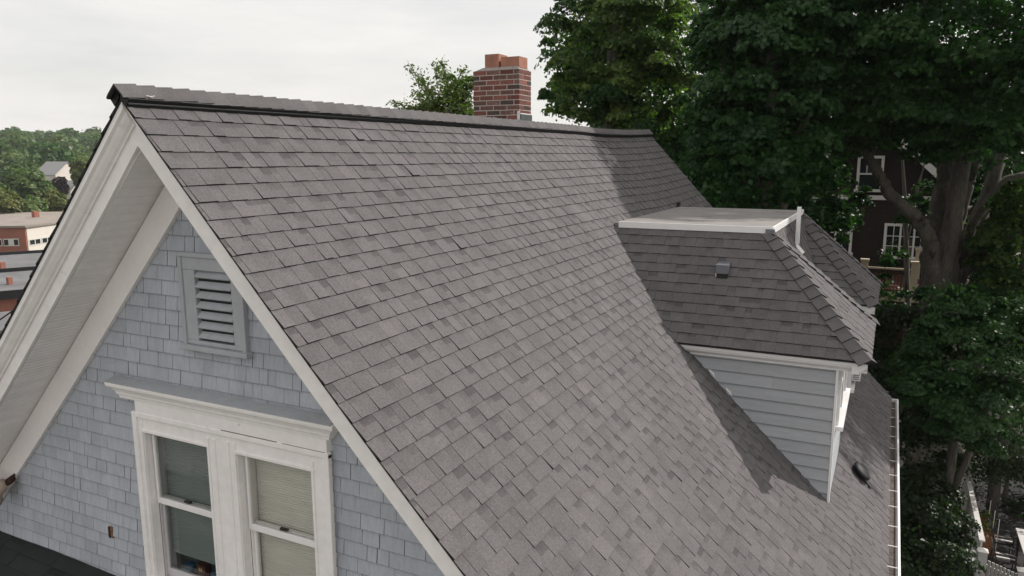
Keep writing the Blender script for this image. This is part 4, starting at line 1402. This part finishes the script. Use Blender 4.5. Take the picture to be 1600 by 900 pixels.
# cherry tree left of the chimney
c = P(700, 165, 15.5)
t8 = thing("cherry_tree", "small light green tree with wispy twigs left of the chimney", "tree", (c[0], c[1], G0))
tw = [([(c[0], c[1], G0), (c[0], c[1], -2), P(705, 190, 15.5)], [0.12, 0.08, 0.04])]
twig_ends = [(637, 100), (655, 118), (680, 97), (690, 93), (612, 160), (625, 172), (645, 145), (725, 105), (735, 120), (715, 130), (665, 160), (700, 140), (660, 185), (735, 165)]
lp, ln = [], []
rg = np.random.default_rng(77)
for (u, v) in twig_ends:
    a = P(705 + rnd.uniform(-15, 10), 195, 15.5 + rnd.uniform(-0.6, 0.6))
    b = P(u, v, 15.5 + rnd.uniform(-0.8, 0.8))
    mid = (a + b) / 2 + np.array([0, 0, 0.12])
    tw.append(([a, mid, b], [0.02, 0.012, 0.004]))
    for k in range(260):
        f_ = rg.uniform(0.1, 1.0)
        q = (a * (1 - f_) ** 2 + 2 * mid * f_ * (1 - f_) + b * f_ ** 2)
        sp = 0.30 * (1.08 - f_)
        lp.append(q + rg.normal(size=3) * (sp * 0.5 + 0.035) + np.array([0, 0, -0.03]))
        ln.append(rg.normal(size=3) * 0.6 + np.array([0, 0, 0.8]))
trunk_for(t8, tw)
v_, q_ = leaf_geo(np.array(lp), np.array(ln), 0.085, rg, 0.24)
link("crown", np_mesh("crown", v_, q_, M['leaf_cherry'], np.repeat(np.clip(rg.normal(0.5, 0.28, len(lp)), 0, 1), 4)), t8)
foliage("foliage", [(*P(705, 170, 15.5), 0.5, 0.5, 0.42), (*P(660, 180, 15.5), 0.5, 0.4, 0.2), (*P(690, 135, 15.5), 0.3, 0.3, 0.3), (*P(728, 140, 15.5), 0.25, 0.3, 0.35)], 46, 110, 0.08, 78, M['leaf_cherry'], t8, aspect=0.26, bough_r=0.42)


# ------------------------------------------------------------------ brown neighbour house
NY = 29.0
nb = thing("shingled_house", "dark brown shingled house with white trimmed windows behind the trees", "house", (4.0, 33, G0))
nbz = MB()
gx, gw, zb_, za_ = 3.75, 2.95, -1.95, 0.85
nbz.add([(0.4, NY, G0), (7.4, NY, G0), (7.4, NY, zb_), (gx + gw, NY, zb_), (gx, NY, za_), (gx - gw, NY, zb_), (0.4, NY, zb_)], [(0, 1, 2, 3, 4, 5, 6)])
nbz.add([(7.4, NY, G0), (7.4, NY + 8, G0), (7.4, NY + 8, zb_), (7.4, NY, zb_)], [(0, 1, 2, 3)])
nbz.add([(0.4, NY, G0), (0.4, NY, zb_), (0.4, NY + 8, zb_), (0.4, NY + 8, G0)], [(0, 1, 2, 3)])
nwall = nbz.build("wall", M['brown_wall'], nb, fix=False)
cs_ = MB()
z = za_ - 0.35
while z > -8.5:
    hw = gw * min(1.0, (za_ - z) / (za_ - zb_)) - 0.02 if z > zb_ else None
    x0, x1 = (gx - hw, gx + hw) if hw else (0.42, 7.38)
    cs_.add([(x0, NY - 0.004, z + 0.13), (x1, NY - 0.004, z + 0.13), (x1, NY - 0.03, z), (x0, NY - 0.03, z), (x1, NY - 0.002, z), (x0, NY - 0.002, z)], [(0, 1, 2, 3), (3, 2, 4, 5)])
    z -= 0.14
cs_.build("shingle_courses", M['brown_wall'], nb, kind='stuff', fix=False)
rf = MB()
for s_ in (1, -1):
    ang = math.atan2(za_ - zb_, gw)
    dx, dz = math.cos(ang), -math.sin(ang)
    Lr = gw / dx + 0.55
    for (o1, o2, y0, y1, mi) in ((0.10, 0.22, NY - 0.5, NY + 8, 0),):
        nrm = np.array([s_ * math.sin(ang), 0, math.cos(ang)])
        a = np.array([gx, 0, za_]); b = a + Lr * np.array([s_ * dx, 0, dz])
        vs = []
        for o_ in (o1, o2):
            for yv in (y0, y1):
                vs += [a + nrm * o_ + (0, yv, 0), b + nrm * o_ + (0, yv, 0)]
        rf.add(vs, [(0, 1, 3, 2), (4, 6, 7, 5), (0, 4, 5, 1), (2, 3, 7, 6), (1, 5, 7, 3), (0, 2, 6, 4)], mi)
rf.build("roof", M['grey_roof'], nb)
rk = MB()
for s_ in (1, -1):
    dx, dz = math.cos(ang), -math.sin(ang)
    nrm = np.array([s_ * math.sin(ang), 0, math.cos(ang)])
    a = np.array([gx, NY - 0.51, za_]); b = a + Lr * np.array([s_ * dx, 0, dz])
    vs = [a + nrm * 0.21, b + nrm * 0.21, b - nrm * 0.02, a - nrm * 0.02]
    vs += [p + np.array([0, -0.04, 0]) for p in vs]
    rk.add(vs, [(0, 1, 2, 3), (7, 6, 5, 4), (0, 4, 5, 1), (1, 5, 6, 2), (2, 6, 7, 3), (3, 7, 4, 0)])
rk.build("rake_board", M['fencewhite'], nb)
MB().box((0.5, NY - 0.07, zb_ - 0.17), (7.35, NY - 0.031, zb_ + 0.0)).build("band_board", M['fencewhite'], nb)


def far_window(x0, x1, z0_, z1_, cols, rows, upper_only=False, y=None, parent=nb):
    y = NY if y is None else y
    t = 0.10
    f_ = MB().box((x0, y - 0.09, z0_), (x0 + t, y - 0.03, z1_)).box((x1 - t, y - 0.09, z0_), (x1, y - 0.03, z1_)).box((x0 + t, y - 0.09, z1_ - t), (x1 - t, y - 0.03, z1_)).box((x0 - 0.06, y - 0.13, z0_ - 0.10), (x1 + 0.06, y - 0.03, z0_))
    wo = f_.build("window", M['fencewhite'], parent)
    MB().box((x0 + t, y - 0.045, z0_), (x1 - t, y - 0.035, z1_ - t)).build("pane", M['darkglass'], wo)
    mu = MB()
    xa, xb_, za, zb2 = x0 + t, x1 - t, z0_, z1_ - t
    if upper_only:
        mu.box((xa, y - 0.07, (za + zb2) / 2 - 0.03), (xb_, y - 0.046, (za + zb2) / 2 + 0.03))
        for c_ in range(1, cols):
            xx = xa + (xb_ - xa) * c_ / cols
            mu.box((xx - 0.015, y - 0.065, (za + zb2) / 2 + 0.03), (xx + 0.015, y - 0.046, zb2))
    else:
        for c_ in range(1, cols):
            xx = xa + (xb_ - xa) * c_ / cols
            tk = 0.035 if c_ % 2 == 0 else 0.014
            mu.box((xx - tk, y - 0.07, za), (xx + tk, y - 0.046, zb2))
        for r_ in range(1, rows):
            zz = za + (zb2 - za) * r_ / rows
            mu.box((xa, y - 0.064, zz - 0.014), (xb_, y - 0.047, zz + 0.014))
    mu.build("muntin", M['fencewhite'], wo)
    return wo


far_window(3.27, 4.20, -1.72, -0.45, 3, 2, True)["label"] = "gable window with a paned upper sash"
far_window(4.38, 5.98, -4.25, -3.0, 6, 3)["label"] = "wide white paned window above the porch"
far_window(2.05, 3.28, -4.2, -2.95, 4, 3)["label"] = "paned window half hidden by leaves"

# porch with deck, posts and lattice
PYY = 25.2
po = thing("porch", "two-storey wooden porch with cream posts on the brown house", "porch", (4.6, 26.5, G0))
MB().box((3.5, PYY, -5.36), (5.65, NY - 0.05, -5.02)).build("deck", M['cream'], po)
MB().box((3.45, PYY - 0.06, -5.02), (5.7, NY - 0.05, -4.96)).build("deck_floor", M['rail_brown'], po)
for x in (3.88, 5.42):
    MB().box((x - 0.11, PYY - 0.03, -4.96), (x + 0.11, PYY + 0.19, -4.02)).box((x - 0.14, PYY - 0.06, -4.02), (x + 0.14, PYY + 0.22, -3.96)).build("post", M['cream'], po)
MB().box((5.50, NY - 0.9, -4.96), (5.68, NY - 0.7, -3.9)).box((5.47, NY - 0.93, -3.9), (5.71, NY - 0.67, -3.84)).build("post", M['cream'], po)
MB().box((3.99, PYY, -4.28), (5.31, PYY + 0.09, -4.22)).build("top_rail", M['cream'], po)
for k in range(13):
    x = 4.05 + k * 0.1
    MB().box((x - 0.018, PYY + 0.02, -4.96), (x + 0.018, PYY + 0.055, -4.28)).build("baluster", M['rail_brown'], po)
for x, zt_ in ((4.24, -5.62), (5.46, -6.15)):
    MB().box((x - 0.13, PYY - 0.1, -7.4), (x + 0.13, PYY + 0.15, zt_)).box((x - 0.17, PYY - 0.14, zt_), (x + 0.17, PYY + 0.19, zt_ + 0.06)).build("post", M['cream'], po)
for k in range(14):
    x = 4.45 + k * 0.075
    MB().box((x - 0.014, PYY + 0.3, -7.0), (x + 0.014, PYY + 0.33, -5.36)).build("slat", M['rail_brown'], po)
MB().box((4.40, PYY + 0.35, -10.5), (5.45, PYY + 0.42, -5.40)).build("back_panel", M['black'], po)
MB().box((4.37, PYY - 0.02, -6.22), (5.35, PYY + 0.06, -6.16)).build("stair_rail", M['cream'], po)
for k in range(4):
    x = 4.62 + k * 0.105
    o = thing("flower_pot", ("leftmost of the four pale red clay pots on the porch deck edge", "second pale red clay pot from the left on the porch deck edge",
                             "third pale red clay pot from the left on the porch deck edge", "rightmost of the four pale red clay pots on the porch deck edge")[k], "flower pot", (x, PYY + 0.12, -4.96), "row of clay pots on the porch")
    MB().lathe([(0.0, 0.0), (0.035, 0.0), (0.045, 0.13), (0.05, 0.13), (0.05, 0.16), (0.04, 0.16), (0.036, 0.12), (0, 0.12)], (x, PYY - 0.0, -4.96), (0, 0, 1), 10).build("pot", M['pot'], o, True)

# white clapboard house farther left
wh = thing("clapboard_house", "white clapboard house glimpsed behind dark saplings", "house", (0.6, 40, G0))
MB().box((-1.2, 38, G0), (2.2, 45, 0.3)).build("wall", M['fencewhite'], wh)
cb2 = MB()
for k in range(28):
    z = 0.2 - k * 0.16
    cb2.add([(-1.2, 37.995, z), (2.2, 37.995, z), (2.2, 37.965, z - 0.15), (-1.2, 37.965, z - 0.15), (2.2, 37.995, z - 0.15), (-1.2, 37.995, z - 0.15)], [(0, 1, 2, 3), (3, 2, 4, 5)])
cb2.build("clapboard_courses", M['fencewhite'], wh, kind='stuff', fix=False)
MB().add([(-1.5, 37.7, 0.25), (2.5, 37.7, 0.25), (2.5, 45.3, 0.25), (-1.5, 45.3, 0.25), (0.5, 37.7, 1.9), (0.5, 45.3, 1.9)], [(0, 1, 4), (1, 2, 5, 4), (2, 3, 5), (3, 0, 4, 5), (0, 3, 2, 1)]).build("roof", M['grey_roof'], wh)

# ------------------------------------------------------------------ side yard, lower right
pf = thing("picket_fence", "white picket fence at the lower right corner", "fence", (7.4, 15.5, G0))


def fpost(x, y, h, name="post", parent=pf, s=0.06):
    return MB().box((x - s, y - s, G0), (x + s, y + s, G0 + h)).add([(x - s - 0.02, y - s - 0.02, G0 + h), (x + s + 0.02, y - s - 0.02, G0 + h), (x + s + 0.02, y + s + 0.02, G0 + h), (x - s - 0.02, y + s + 0.02, G0 + h), (x, y, G0 + h + 0.07)],
        [(0, 1, 4), (1, 2, 4), (2, 3, 4), (3, 0, 4), (3, 2, 1, 0)]).build(name, M['fencewhite'], parent)


p0, p1 = np.array([7.02, 15.75]), np.array([8.05, 15.0])
fpost(p0[0], p0[1], 1.15, s=0.09)
fpost(7.72, 15.22, 1.12, s=0.08)
nk = 14
dvec = (p1 - p0) / np.linalg.norm(p1 - p0)
for k in range(nk):
    q = p0 + (p1 - p0) * (k + 1) / (nk + 1)
    cx = np.array([q[0], q[1], G0 + 0.5])
    MB().obox(cx, np.array([dvec[0], dvec[1], 0]) * 0.028, np.array([-dvec[1], dvec[0], 0]) * 0.01, (0, 0, 0.47)).build("picket", M['fencewhite'], pf)
for zr_ in (0.3, 0.8):
    cx = np.array([*((p0 + p1) / 2), G0 + zr_])
    MB().obox(cx + np.array([-dvec[1], dvec[0], 0]) * 0.03, np.array([dvec[0], dvec[1], 0]) * 0.63, np.array([-dvec[1], dvec[0], 0]) * 0.015, (0, 0, 0.04)).build("rail", M['fencewhite'], pf)
bf = thing("board_fence", "white board fence seen along its length beside the shrubs", "fence", (7.1, 19, G0))
yy = 16.3
while yy < 21.9:
    top = 1.1 if yy < 20.3 else 1.45
    MB().box((7.03, yy, G0), (7.07, yy + 0.145, G0 + top)).build("board", M['fencewhite'], bf)
    yy += 0.15
MB().box((7.0, 16.3, G0 + 1.1), (7.12, 20.3, G0 + 1.14)).build("cap_rail", M['fencewhite'], bf)
fpost(7.2, 22.0, 1.7, "post", bf, 0.10)
fpost(7.1, 20.4, 1.35, "post", bf, 0.07)
pl = thing("planter", "brown wooden planter of dry plants against the white fence", "planter", (7.4, 18.6, G0))
MB().box((7.2, 17.9, G0), (7.55, 19.3, G0 + 0.5)).build("trough", M['wood_hole'], pl)
foliage("foliage", [(7.38, 18.6, G0 + 0.62, 0.2, 0.65, 0.16)], 10, 60, 0.09, 160, M['leaf_yellow'], pl)
for i, (x, y, h) in enumerate(((7.45, 18.8, 1.15), (7.5, 18.3, 1.1), (7.56, 17.9, 1.05))):
    st = tag(MB().tube([(x, y, G0), (x + 0.02, y, G0 + h)], [0.012, 0.008], 6).build("garden_stake", M['fencewhite'], None), ("tallest pale garden stake, at the far end of the planter", "middle pale garden stake of the three in the planter", "shortest pale garden stake, nearest in the planter")[i], "stake", "stakes in the planter")
tbl = thing("patio_table", "white topped patio table at the right border", "table", (8.6, 17.6, G0))
tp = P(1592, 832, 21)
tz = G0 + 0.74
MB().box((7.98, 16.85, tz), (8.9, 18.2, tz + 0.04)).build("tabletop", M['fencewhite'], tbl)
for x, y in ((8.05, 16.95), (8.05, 18.1), (8.8, 16.95), (8.8, 18.1)):
    MB().box((x - 0.025, y - 0.025, G0), (x + 0.025, y + 0.025, tz)).build("leg", M['chair'], tbl)


def chair(x, y, rot, lab):
    t = thing("patio_chair", lab, "chair", (x, y, G0), "chairs round the patio table")
    cr_, sr_ = math.cos(rot), math.sin(rot)
    T = lambda p: np.array([x + p[0] * cr_ - p[1] * sr_, y + p[0] * sr_ + p[1] * cr_, G0 + p[2]])
    ex, ey = np.array([cr_, sr_, 0]), np.array([-sr_, cr_, 0])
    MB().obox(T((0, 0, 0.43)), ex * 0.22, ey * 0.22, (0, 0, 0.02)).build("seat", M['chair'], t)
    for k in range(4):
        MB().obox(T((-0.15 + 0.1 * k, 0, 0.458)), ex * 0.03, ey * 0.2, (0, 0, 0.006)).build("seat_slat", M['fencewhite'] if k % 2 else M['chair'], t)
    for sx in (-1, 1):
        MB().tube([T((sx * 0.2, -0.2, 0)), T((sx * 0.2, -0.2, 0.6)), T((sx * 0.2, 0.15, 0.64))], [0.015] * 3, 6).build("arm", M['chair'], t)
        MB().tube([T((sx * 0.2, 0.25, 0)), T((sx * 0.2, 0.2, 0.45)), T((sx * 0.2, 0.30, 0.9))], [0.016] * 3, 6).build("leg", M['chair'], t)
    for k in range(3):
        MB().obox(T((0, 0.24 + 0.03 * k, 0.56 + 0.13 * k)), ex * 0.2, ey * 0.008, (0, 0, 0.03)).build("back_slat", M['chair'], t)
    return t


chair(7.66, 17.1, R(90), "dark patio chair facing the white table top, nearest the planter")
chair(7.72, 18.1, R(90), "dark patio chair behind the near one at the white table")
MB().box((4.4, 7.0, G0 - 0.1), (40.0, 60.0, G0 + 0.002)).build("yard", mat("leaf_mould_soil", (0.030, 0.028, 0.020), 0.95, [(2, 0.4), (12, 0.3)], 0.5, 12), None, kind='structure')
MB().box((-60, -28, G0 - 0.1), (60, -14, G0 + 0.01)).build("bounce_street", mat("bounce_asphalt", (0.16, 0.155, 0.15), 0.9, [(1, 0.15)]), None, kind='structure')  # unseen roadway, added to bounce sunlight onto the shaded gable
MB().box((-60, -13.8, G0 - 0.1), (60, -11.5, G0 + 0.13)).build("bounce_pavement", mat("bounce_concrete", (0.42, 0.40, 0.37), 0.9, [(2, 0.1)]), None, kind='structure')  # unseen pale walk, added for the same bounce towards the gable
MB().box((7.1, 14.0, G0 - 0.1), (12.0, 24.0, G0 + 0.004)).build("patio", M['slab'], None, kind='structure')

# ------------------------------------------------------------------ town to the left
def mid(u, v, D):
    return P(u, v, D)


TG = -15.1
bb_ = thing("brick_building", "orange brick building with cream side wall and flat tan roof", "building", (-115, 68, TG))
c0 = np.array([-107.8, 63.0])              # the corner towards us
dl = np.array([-0.93, -0.60]); dl /= np.linalg.norm(dl)      # along the brick wall, to the left
drr = np.array([-0.33, 0.94]); drr /= np.linalg.norm(drr)    # along the cream wall, away
ROOFZ = -10.55


def bbx(p, q, z0_, z1_, thick, m, name, outn, parent=bb_):
    p3, q3 = np.array([*p, 0.0]), np.array([*q, 0.0])
    n3 = np.array([*outn, 0.0])
    vs = [p3 + (0, 0, z0_), q3 + (0, 0, z0_), q3 + (0, 0, z1_), p3 + (0, 0, z1_)]
    vs += [v + n3 * thick for v in vs]
    return MB().add(vs, [(0, 1, 2, 3), (7, 6, 5, 4), (0, 4, 5, 1), (1, 5, 6, 2), (2, 6, 7, 3), (3, 7, 4, 0)]).build(name, m, parent)


nl_ = np.array([-dl[1], dl[0]]); nl_ = nl_ if nl_ @ (CAM[:2] - c0) > 0 else -nl_
nr_ = np.array([-drr[1], drr[0]]); nr_ = nr_ if nr_ @ (CAM[:2] - c0) > 0 else -nr_
LA, LB = 26.0, 30.0
bbx(c0, c0 + dl * LA, TG - 2, ROOFZ, -0.3, M['tbrick'], "brick_wall", nl_)
bbx(c0 + drr * 0.31, c0 + drr * LB, TG - 2, ROOFZ, -0.3, M['twhite'], "cream_wall", nr_)
q = [c0 + 0.35 * (nl_ + nr_) * 0.7, c0 + dl * LA, c0 + dl * LA + drr * LB, c0 + drr * LB]
MB().add([(*p, ROOFZ + 0.02) for p in q] + [(*p, ROOFZ + 0.32) for p in q], [(0, 1, 2, 3), (4, 7, 6, 5), (0, 4, 5, 1), (1, 5, 6, 2), (2, 6, 7, 3), (3, 7, 4, 0)]).build("roof", M['ttan'], bb_)
for k in range(3):
    a = c0 + dl * (1.0 + k * 2.3)
    w1 = bbx(a, a + dl * 2.1, ROOFZ - 2.65, ROOFZ - 1.55, 0.06, M['fencewhite'], "window", nl_)
    for j_ in range(3):
        b_ = a + dl * (0.10 + j_ * 0.67)
        bbx(b_, b_ + dl * 0.55, ROOFZ - 2.5, ROOFZ - 1.7, 0.09, M['darkglass'] if j_ != 1 else M['blind_r'], "pane", nl_, w1)
for k in range(4):
    a = c0 + drr * (0.5 + k * 2.5)
    w1 = bbx(a, a + drr * 2.3, ROOFZ - 2.7, ROOFZ - 1.75, 0.05, M['fencewhite'], "window", nr_)
    for j_ in range(2):
        b_ = a + drr * (0.15 + j_ * 1.1)
        bbx(b_, b_ + drr * 0.9, ROOFZ - 2.55, ROOFZ - 1.9, 0.08, M['darkglass'], "pane", nr_, w1)
cc_ = P(56, 341, 125)
MB().box((cc_[0] - 0.4, cc_[1] - 0.4, ROOFZ), (cc_[0] + 0.4, cc_[1] + 0.4, ROOFZ + 1.3)).build("roof_chimney", M['tbrick'], bb_)

# grey flat roofs
gr1 = thing("flat_roofed_building", "grey flat roofed building with black parapet below the brick one", "building", (-75, 42, TG))


def slab_roof(c_, half_u, half_v, z, par, m, parapet=True, wallm=None):
    """flat roof whose front edge faces the camera, on walls down to the ground"""
    f2 = np.array([c_[0] - CAM[0], c_[1] - CAM[1]]); f2 /= np.linalg.norm(f2)
    s2 = np.array([f2[1], -f2[0]])
    cor = [np.array(c_[:2]) + s2 * a + f2 * b for a, b in ((-half_u, -half_v), (half_u, -half_v), (half_u, half_v), (-half_u, half_v))]
    MB().add([(*p, z - 0.25) for p in cor] + [(*p, z) for p in cor], [(0, 3, 2, 1), (4, 5, 6, 7), (0, 1, 5, 4), (1, 2, 6, 5), (2, 3, 7, 6), (3, 0, 4, 7)]).build("roof", m, par)
    ins = [np.array(c_[:2]) + s2 * a * 0.985 + f2 * b * 0.985 for a, b in ((-half_u, -half_v), (half_u, -half_v), (half_u, half_v), (-half_u, half_v))]
    MB().add([(*p, TG - 3) for p in ins] + [(*p, z - 0.251) for p in ins], [(0, 1, 5, 4), (1, 2, 6, 5), (2, 3, 7, 6), (3, 0, 4, 7)]).build("wall", wallm or M['tbrick'], par)
    if parapet:
        for i in range(4):
            a, b = cor[i], cor[(i + 1) % 4]
            n2 = np.array([(b - a)[1], -(b - a)[0]]); n2 /= np.linalg.norm(n2)
            vs = [(*a, z - 0.3), (*b, z - 0.3), (*b, z + 0.35), (*a, z + 0.35)]
            vs += [(v[0] + n2[0] * 0.2, v[1] + n2[1] * 0.2, v[2]) for v in vs]
            MB().add(vs, [(0, 1, 2, 3), (7, 6, 5, 4), (0, 4, 5, 1), (1, 5, 6, 2), (2, 6, 7, 3), (3, 7, 4, 0)]).build("parapet", M['tblack'], par)


c1 = P(20, 408, 84)
slab_roof(c1, 9, 8.5, -12.0, gr1, M['tgrey'])
gr2 = thing("flat_roofed_building", "nearer grey flat roof over red brick with a small brick chimney", "building", (-60, 34, TG))
c2 = P(10, 432, 64)
slab_roof(c2, 8, 7.0, -10.9, gr2, M['tgrey'])
k1 = P(13, 424, 63)
MB().box((k1[0] - 0.17, k1[1] - 0.17, -10.9), (k1[0] + 0.17, k1[1] + 0.17, -10.3)).build("chimney", M['tbrick'], gr2)
k2 = P(2, 408, 78)
MB().box((k2[0] - 0.25, k2[1] - 0.25, -12.0), (k2[0] + 0.25, k2[1] + 0.25, -11.1)).build("chimney", M['tbrick'], gr1)
gr3 = thing("low_shed", "dark slate shed roof beside the white rake with a cable across", "shed", (-40, 22, TG))
c3 = P(12, 500, 44)
slab_roof(c3, 2.6, 3.0, c3[2], gr3, M['tgrey'], False)
wcab = MB().tube([P(-40, 510, 40), P(-5, 503, 40), P(25, 482, 40)], [0.04, 0.04, 0.04], 6).build("cable", M['tblack'], None)
tag(wcab, "black overhead cable at the left border by the white rake", "cable")

# houses on the hill
for (u, v, D, w_, lab, hgt) in ((93, 284, 200, 7.6, "pale gabled house on the wooded hill behind a purple tree", 6.0), (10, 318, 190, 7, "small white house half hidden among hillside trees", 3.0), (114, 304, 195, 5.6, "small grey house low on the hill beside the white rake", 3.5)):
    c = P(u, v, D)
    hh_ = thing("hill_house", lab, "house", (c[0], c[1], gz(c[0], c[1])))
    f2 = np.array([c[0] - CAM[0], c[1] - CAM[1]]); f2 /= np.linalg.norm(f2)
    f2 = np.array([f2[0] * 0.8 - f2[1] * 0.6, f2[0] * 0.6 + f2[1] * 0.8])
    s2 = np.array([f2[1], -f2[0]])
    Q = lambda a, b, z: (c[0] + s2[0] * a + f2[0] * b, c[1] + s2[1] * a + f2[1] * b, z)
    hw = w_ / 2
    zt_ = c[2] + hgt * 0.35
    zb2 = gz(c[0], c[1]) - 2
    MB().add([Q(-hw, -hw, zb2), Q(hw, -hw, zb2), Q(hw, hw, zb2), Q(-hw, hw, zb2), Q(-hw, -hw, zt_), Q(hw, -hw, zt_), Q(hw, hw, zt_), Q(-hw, hw, zt_), Q(0, -hw, zt_ + hw * 0.8), Q(0, hw, zt_ + hw * 0.8)],
             [(0, 1, 5, 8, 4), (1, 2, 6, 5), (2, 3, 7, 9, 6), (3, 0, 4, 7)]).build("wall", M['twhite'], hh_, fix=False)
    MB().add([Q(-hw - 0.4, -hw - 0.4, zt_ - 0.2), Q(0, -hw - 0.4, zt_ + hw * 0.8 + 0.15), Q(0, hw + 0.4, zt_ + hw * 0.8 + 0.15), Q(-hw - 0.4, hw + 0.4, zt_ - 0.2), Q(hw + 0.4, -hw - 0.4, zt_ - 0.2), Q(hw + 0.4, hw + 0.4, zt_ - 0.2),
              ], [(0, 1, 2, 3), (1, 4, 5, 2)]).build("roof", M['grey_roof'], hh_, fix=False)
    for k in (-1, 1):
        for fl_ in range(2):
            zz = zt_ - 2.2 - fl_ * 2.8
            MB().add([Q(k * hw * 0.45 - 0.6, -hw - 0.05, zz), Q(k * hw * 0.45 + 0.6, -hw - 0.05, zz), Q(k * hw * 0.45 + 0.6, -hw - 0.05, zz + 1.5), Q(k * hw * 0.45 - 0.6, -hw - 0.05, zz + 1.5)], [(0, 1, 2, 3)]).build("window", M['darkglass'], hh_)


# distinguishable trees below the hill
def town_tree(u, v, D, rx_, rz_, m, lab, seed, nb_=60, per=110, ls=None):
    c = P(u, v, D)
    g_ = gz(c[0], c[1])
    t = thing("broadleaf_tree", lab, "tree", (c[0], c[1], g_), "trees between town and hill")
    MB().tube([(c[0], c[1], g_ - 0.5), (c[0], c[1], c[2])], [0.35, 0.12], 8).build("trunk", M['bark'], t, True)
    foliage("crown", [(*c, rx_, rx_, rz_), (c[0], c[1], c[2] - rz_ * 0.55, rx_ * 0.9, rx_ * 0.9, rz_ * 0.7)], nb_, per, ls or D * 0.0042, seed, m, t, bough_r=0.34, inner=0.5)
    return t


town_tree(46, 292, 165, 4.4, 4.1, M['leaf_hill'], "big round green tree in front of the hill houses", 201, 90, 150)
town_tree(93, 292, 182, 1.5, 2.3, M['leaf_purple'], "dark purple leaved tree before the pale hill house", 202)
town_tree(4, 330, 135, 4.2, 4.2, M['leaf_yellow'], "yellow-green tree at the left border above the brick building", 203, 60, 130)
town_tree(40, 330, 140, 4.0, 2.8, M['leaf_hill'], "low green tree behind the brick building roof", 204)
town_tree(80, 322, 150, 3.8, 3.0, M['leaf_yellow'], "olive tree right of the low green one behind the roof", 205)
town_tree(22, 290, 185, 4.6, 4.6, M['leaf_hill'], "dark green tree left of the big round one", 206)
town_tree(124, 268, 190, 1.8, 3.2, M['leaf_yellow'], "slim light green tree next to the white rake", 207)
town_tree(-2, 365, 118, 1.6, 2.2, M['leaf_yellow'], "yellowing bush low at the left border beside the brick wall", 208, 24)
town_tree(-40, 300, 150, 6.0, 5.0, M['leaf_hill'], "green tree beyond the left edge of town", 209)

# far wood on the hills, one mass
rg = np.random.default_rng(9)
base_p, base_n, base_t = crown_points([(0, 0, 0, 1, 1, 0.95)], 26, 26, rg, bough_r=0.38, inner=0.5)
vv, qq = leaf_geo(base_p, base_n, 0.21, rg, 0.5)
allv, allq, allt = [], [], []
off = 0
n_t = 0
while n_t < 900:
    az = rg.uniform(R(122), R(166))
    r_ = math.sqrt(rg.uniform(280 ** 2, 720 ** 2))
    x, y = CAM[0] + r_ * math.cos(az), CAM[1] + r_ * math.sin(az)
    s_ = rg.uniform(4.5, 7.8)
    zc = gz(x, y) + s_ * 0.95
    ang = rg.uniform(0, 6.28)
    ca, sa = math.cos(ang), math.sin(ang)
    rot = np.array([[ca, -sa, 0], [sa, ca, 0], [0, 0, 1]])
    allv.append((vv @ rot.T) * np.array([s_, s_, s_ * rg.uniform(0.9, 1.3)]) + np.array([x, y, zc]))
    allq.append(qq + off)
    allt.append(np.clip(np.repeat(base_t, 4) * 0.6 + rg.normal(0.15, 0.22), 0, 1))
    off += len(vv)
    n_t += 1
wood = link("forest", np_mesh("forest", np.concatenate(allv), np.concatenate(allq), M['leaf_hill'], np.concatenate(allt)), None, 'stuff')

# ground sheet out to the horizon
gb = MB()
radii = [0, 4, 8, 14, 20, 28, 38, 50, 65, 85, 110, 140, 170, 200, 240, 280, 330, 390, 460, 540, 640, 760, 950, 1200, 1500]
na = 72
gv = []
for r_ in radii:
    for k in range(na):
        g = 2 * math.pi * k / na
        x, y = r_ * math.cos(g), 6 + r_ * math.sin(g)
        gv.append((x, y, gz(x, y)))
gf = []
for i in range(len(radii) - 1):
    for k in range(na):
        k2_ = (k + 1) % na
        gf.append((i * na + k, i * na + k2_, (i + 1) * na + k2_, (i + 1) * na + k))
gb.add(gv, gf)
gb.build("ground", M['ground'], None, True, 'structure', fix=False)

# ------------------------------------------------------------------ air
hz = bpy.data.materials.new("haze_air")
hz.use_nodes = True
t = hz.node_tree
t.nodes.clear()
ho = t.nodes.new("ShaderNodeOutputMaterial")
pv = t.nodes.new("ShaderNodeVolumePrincipled")
pv.inputs["Color"].default_value = (0.92, 0.95, 1.0, 1)
pv.inputs["Density"].default_value = 0.0002
pv.inputs["Anisotropy"].default_value = 0.2
t.links.new(pv.outputs["Volume"], ho.inputs["Volume"])
MB().box((-1600, -1600, -22), (1600, 1600, 42)).build("haze", hz, None, kind='stuff')
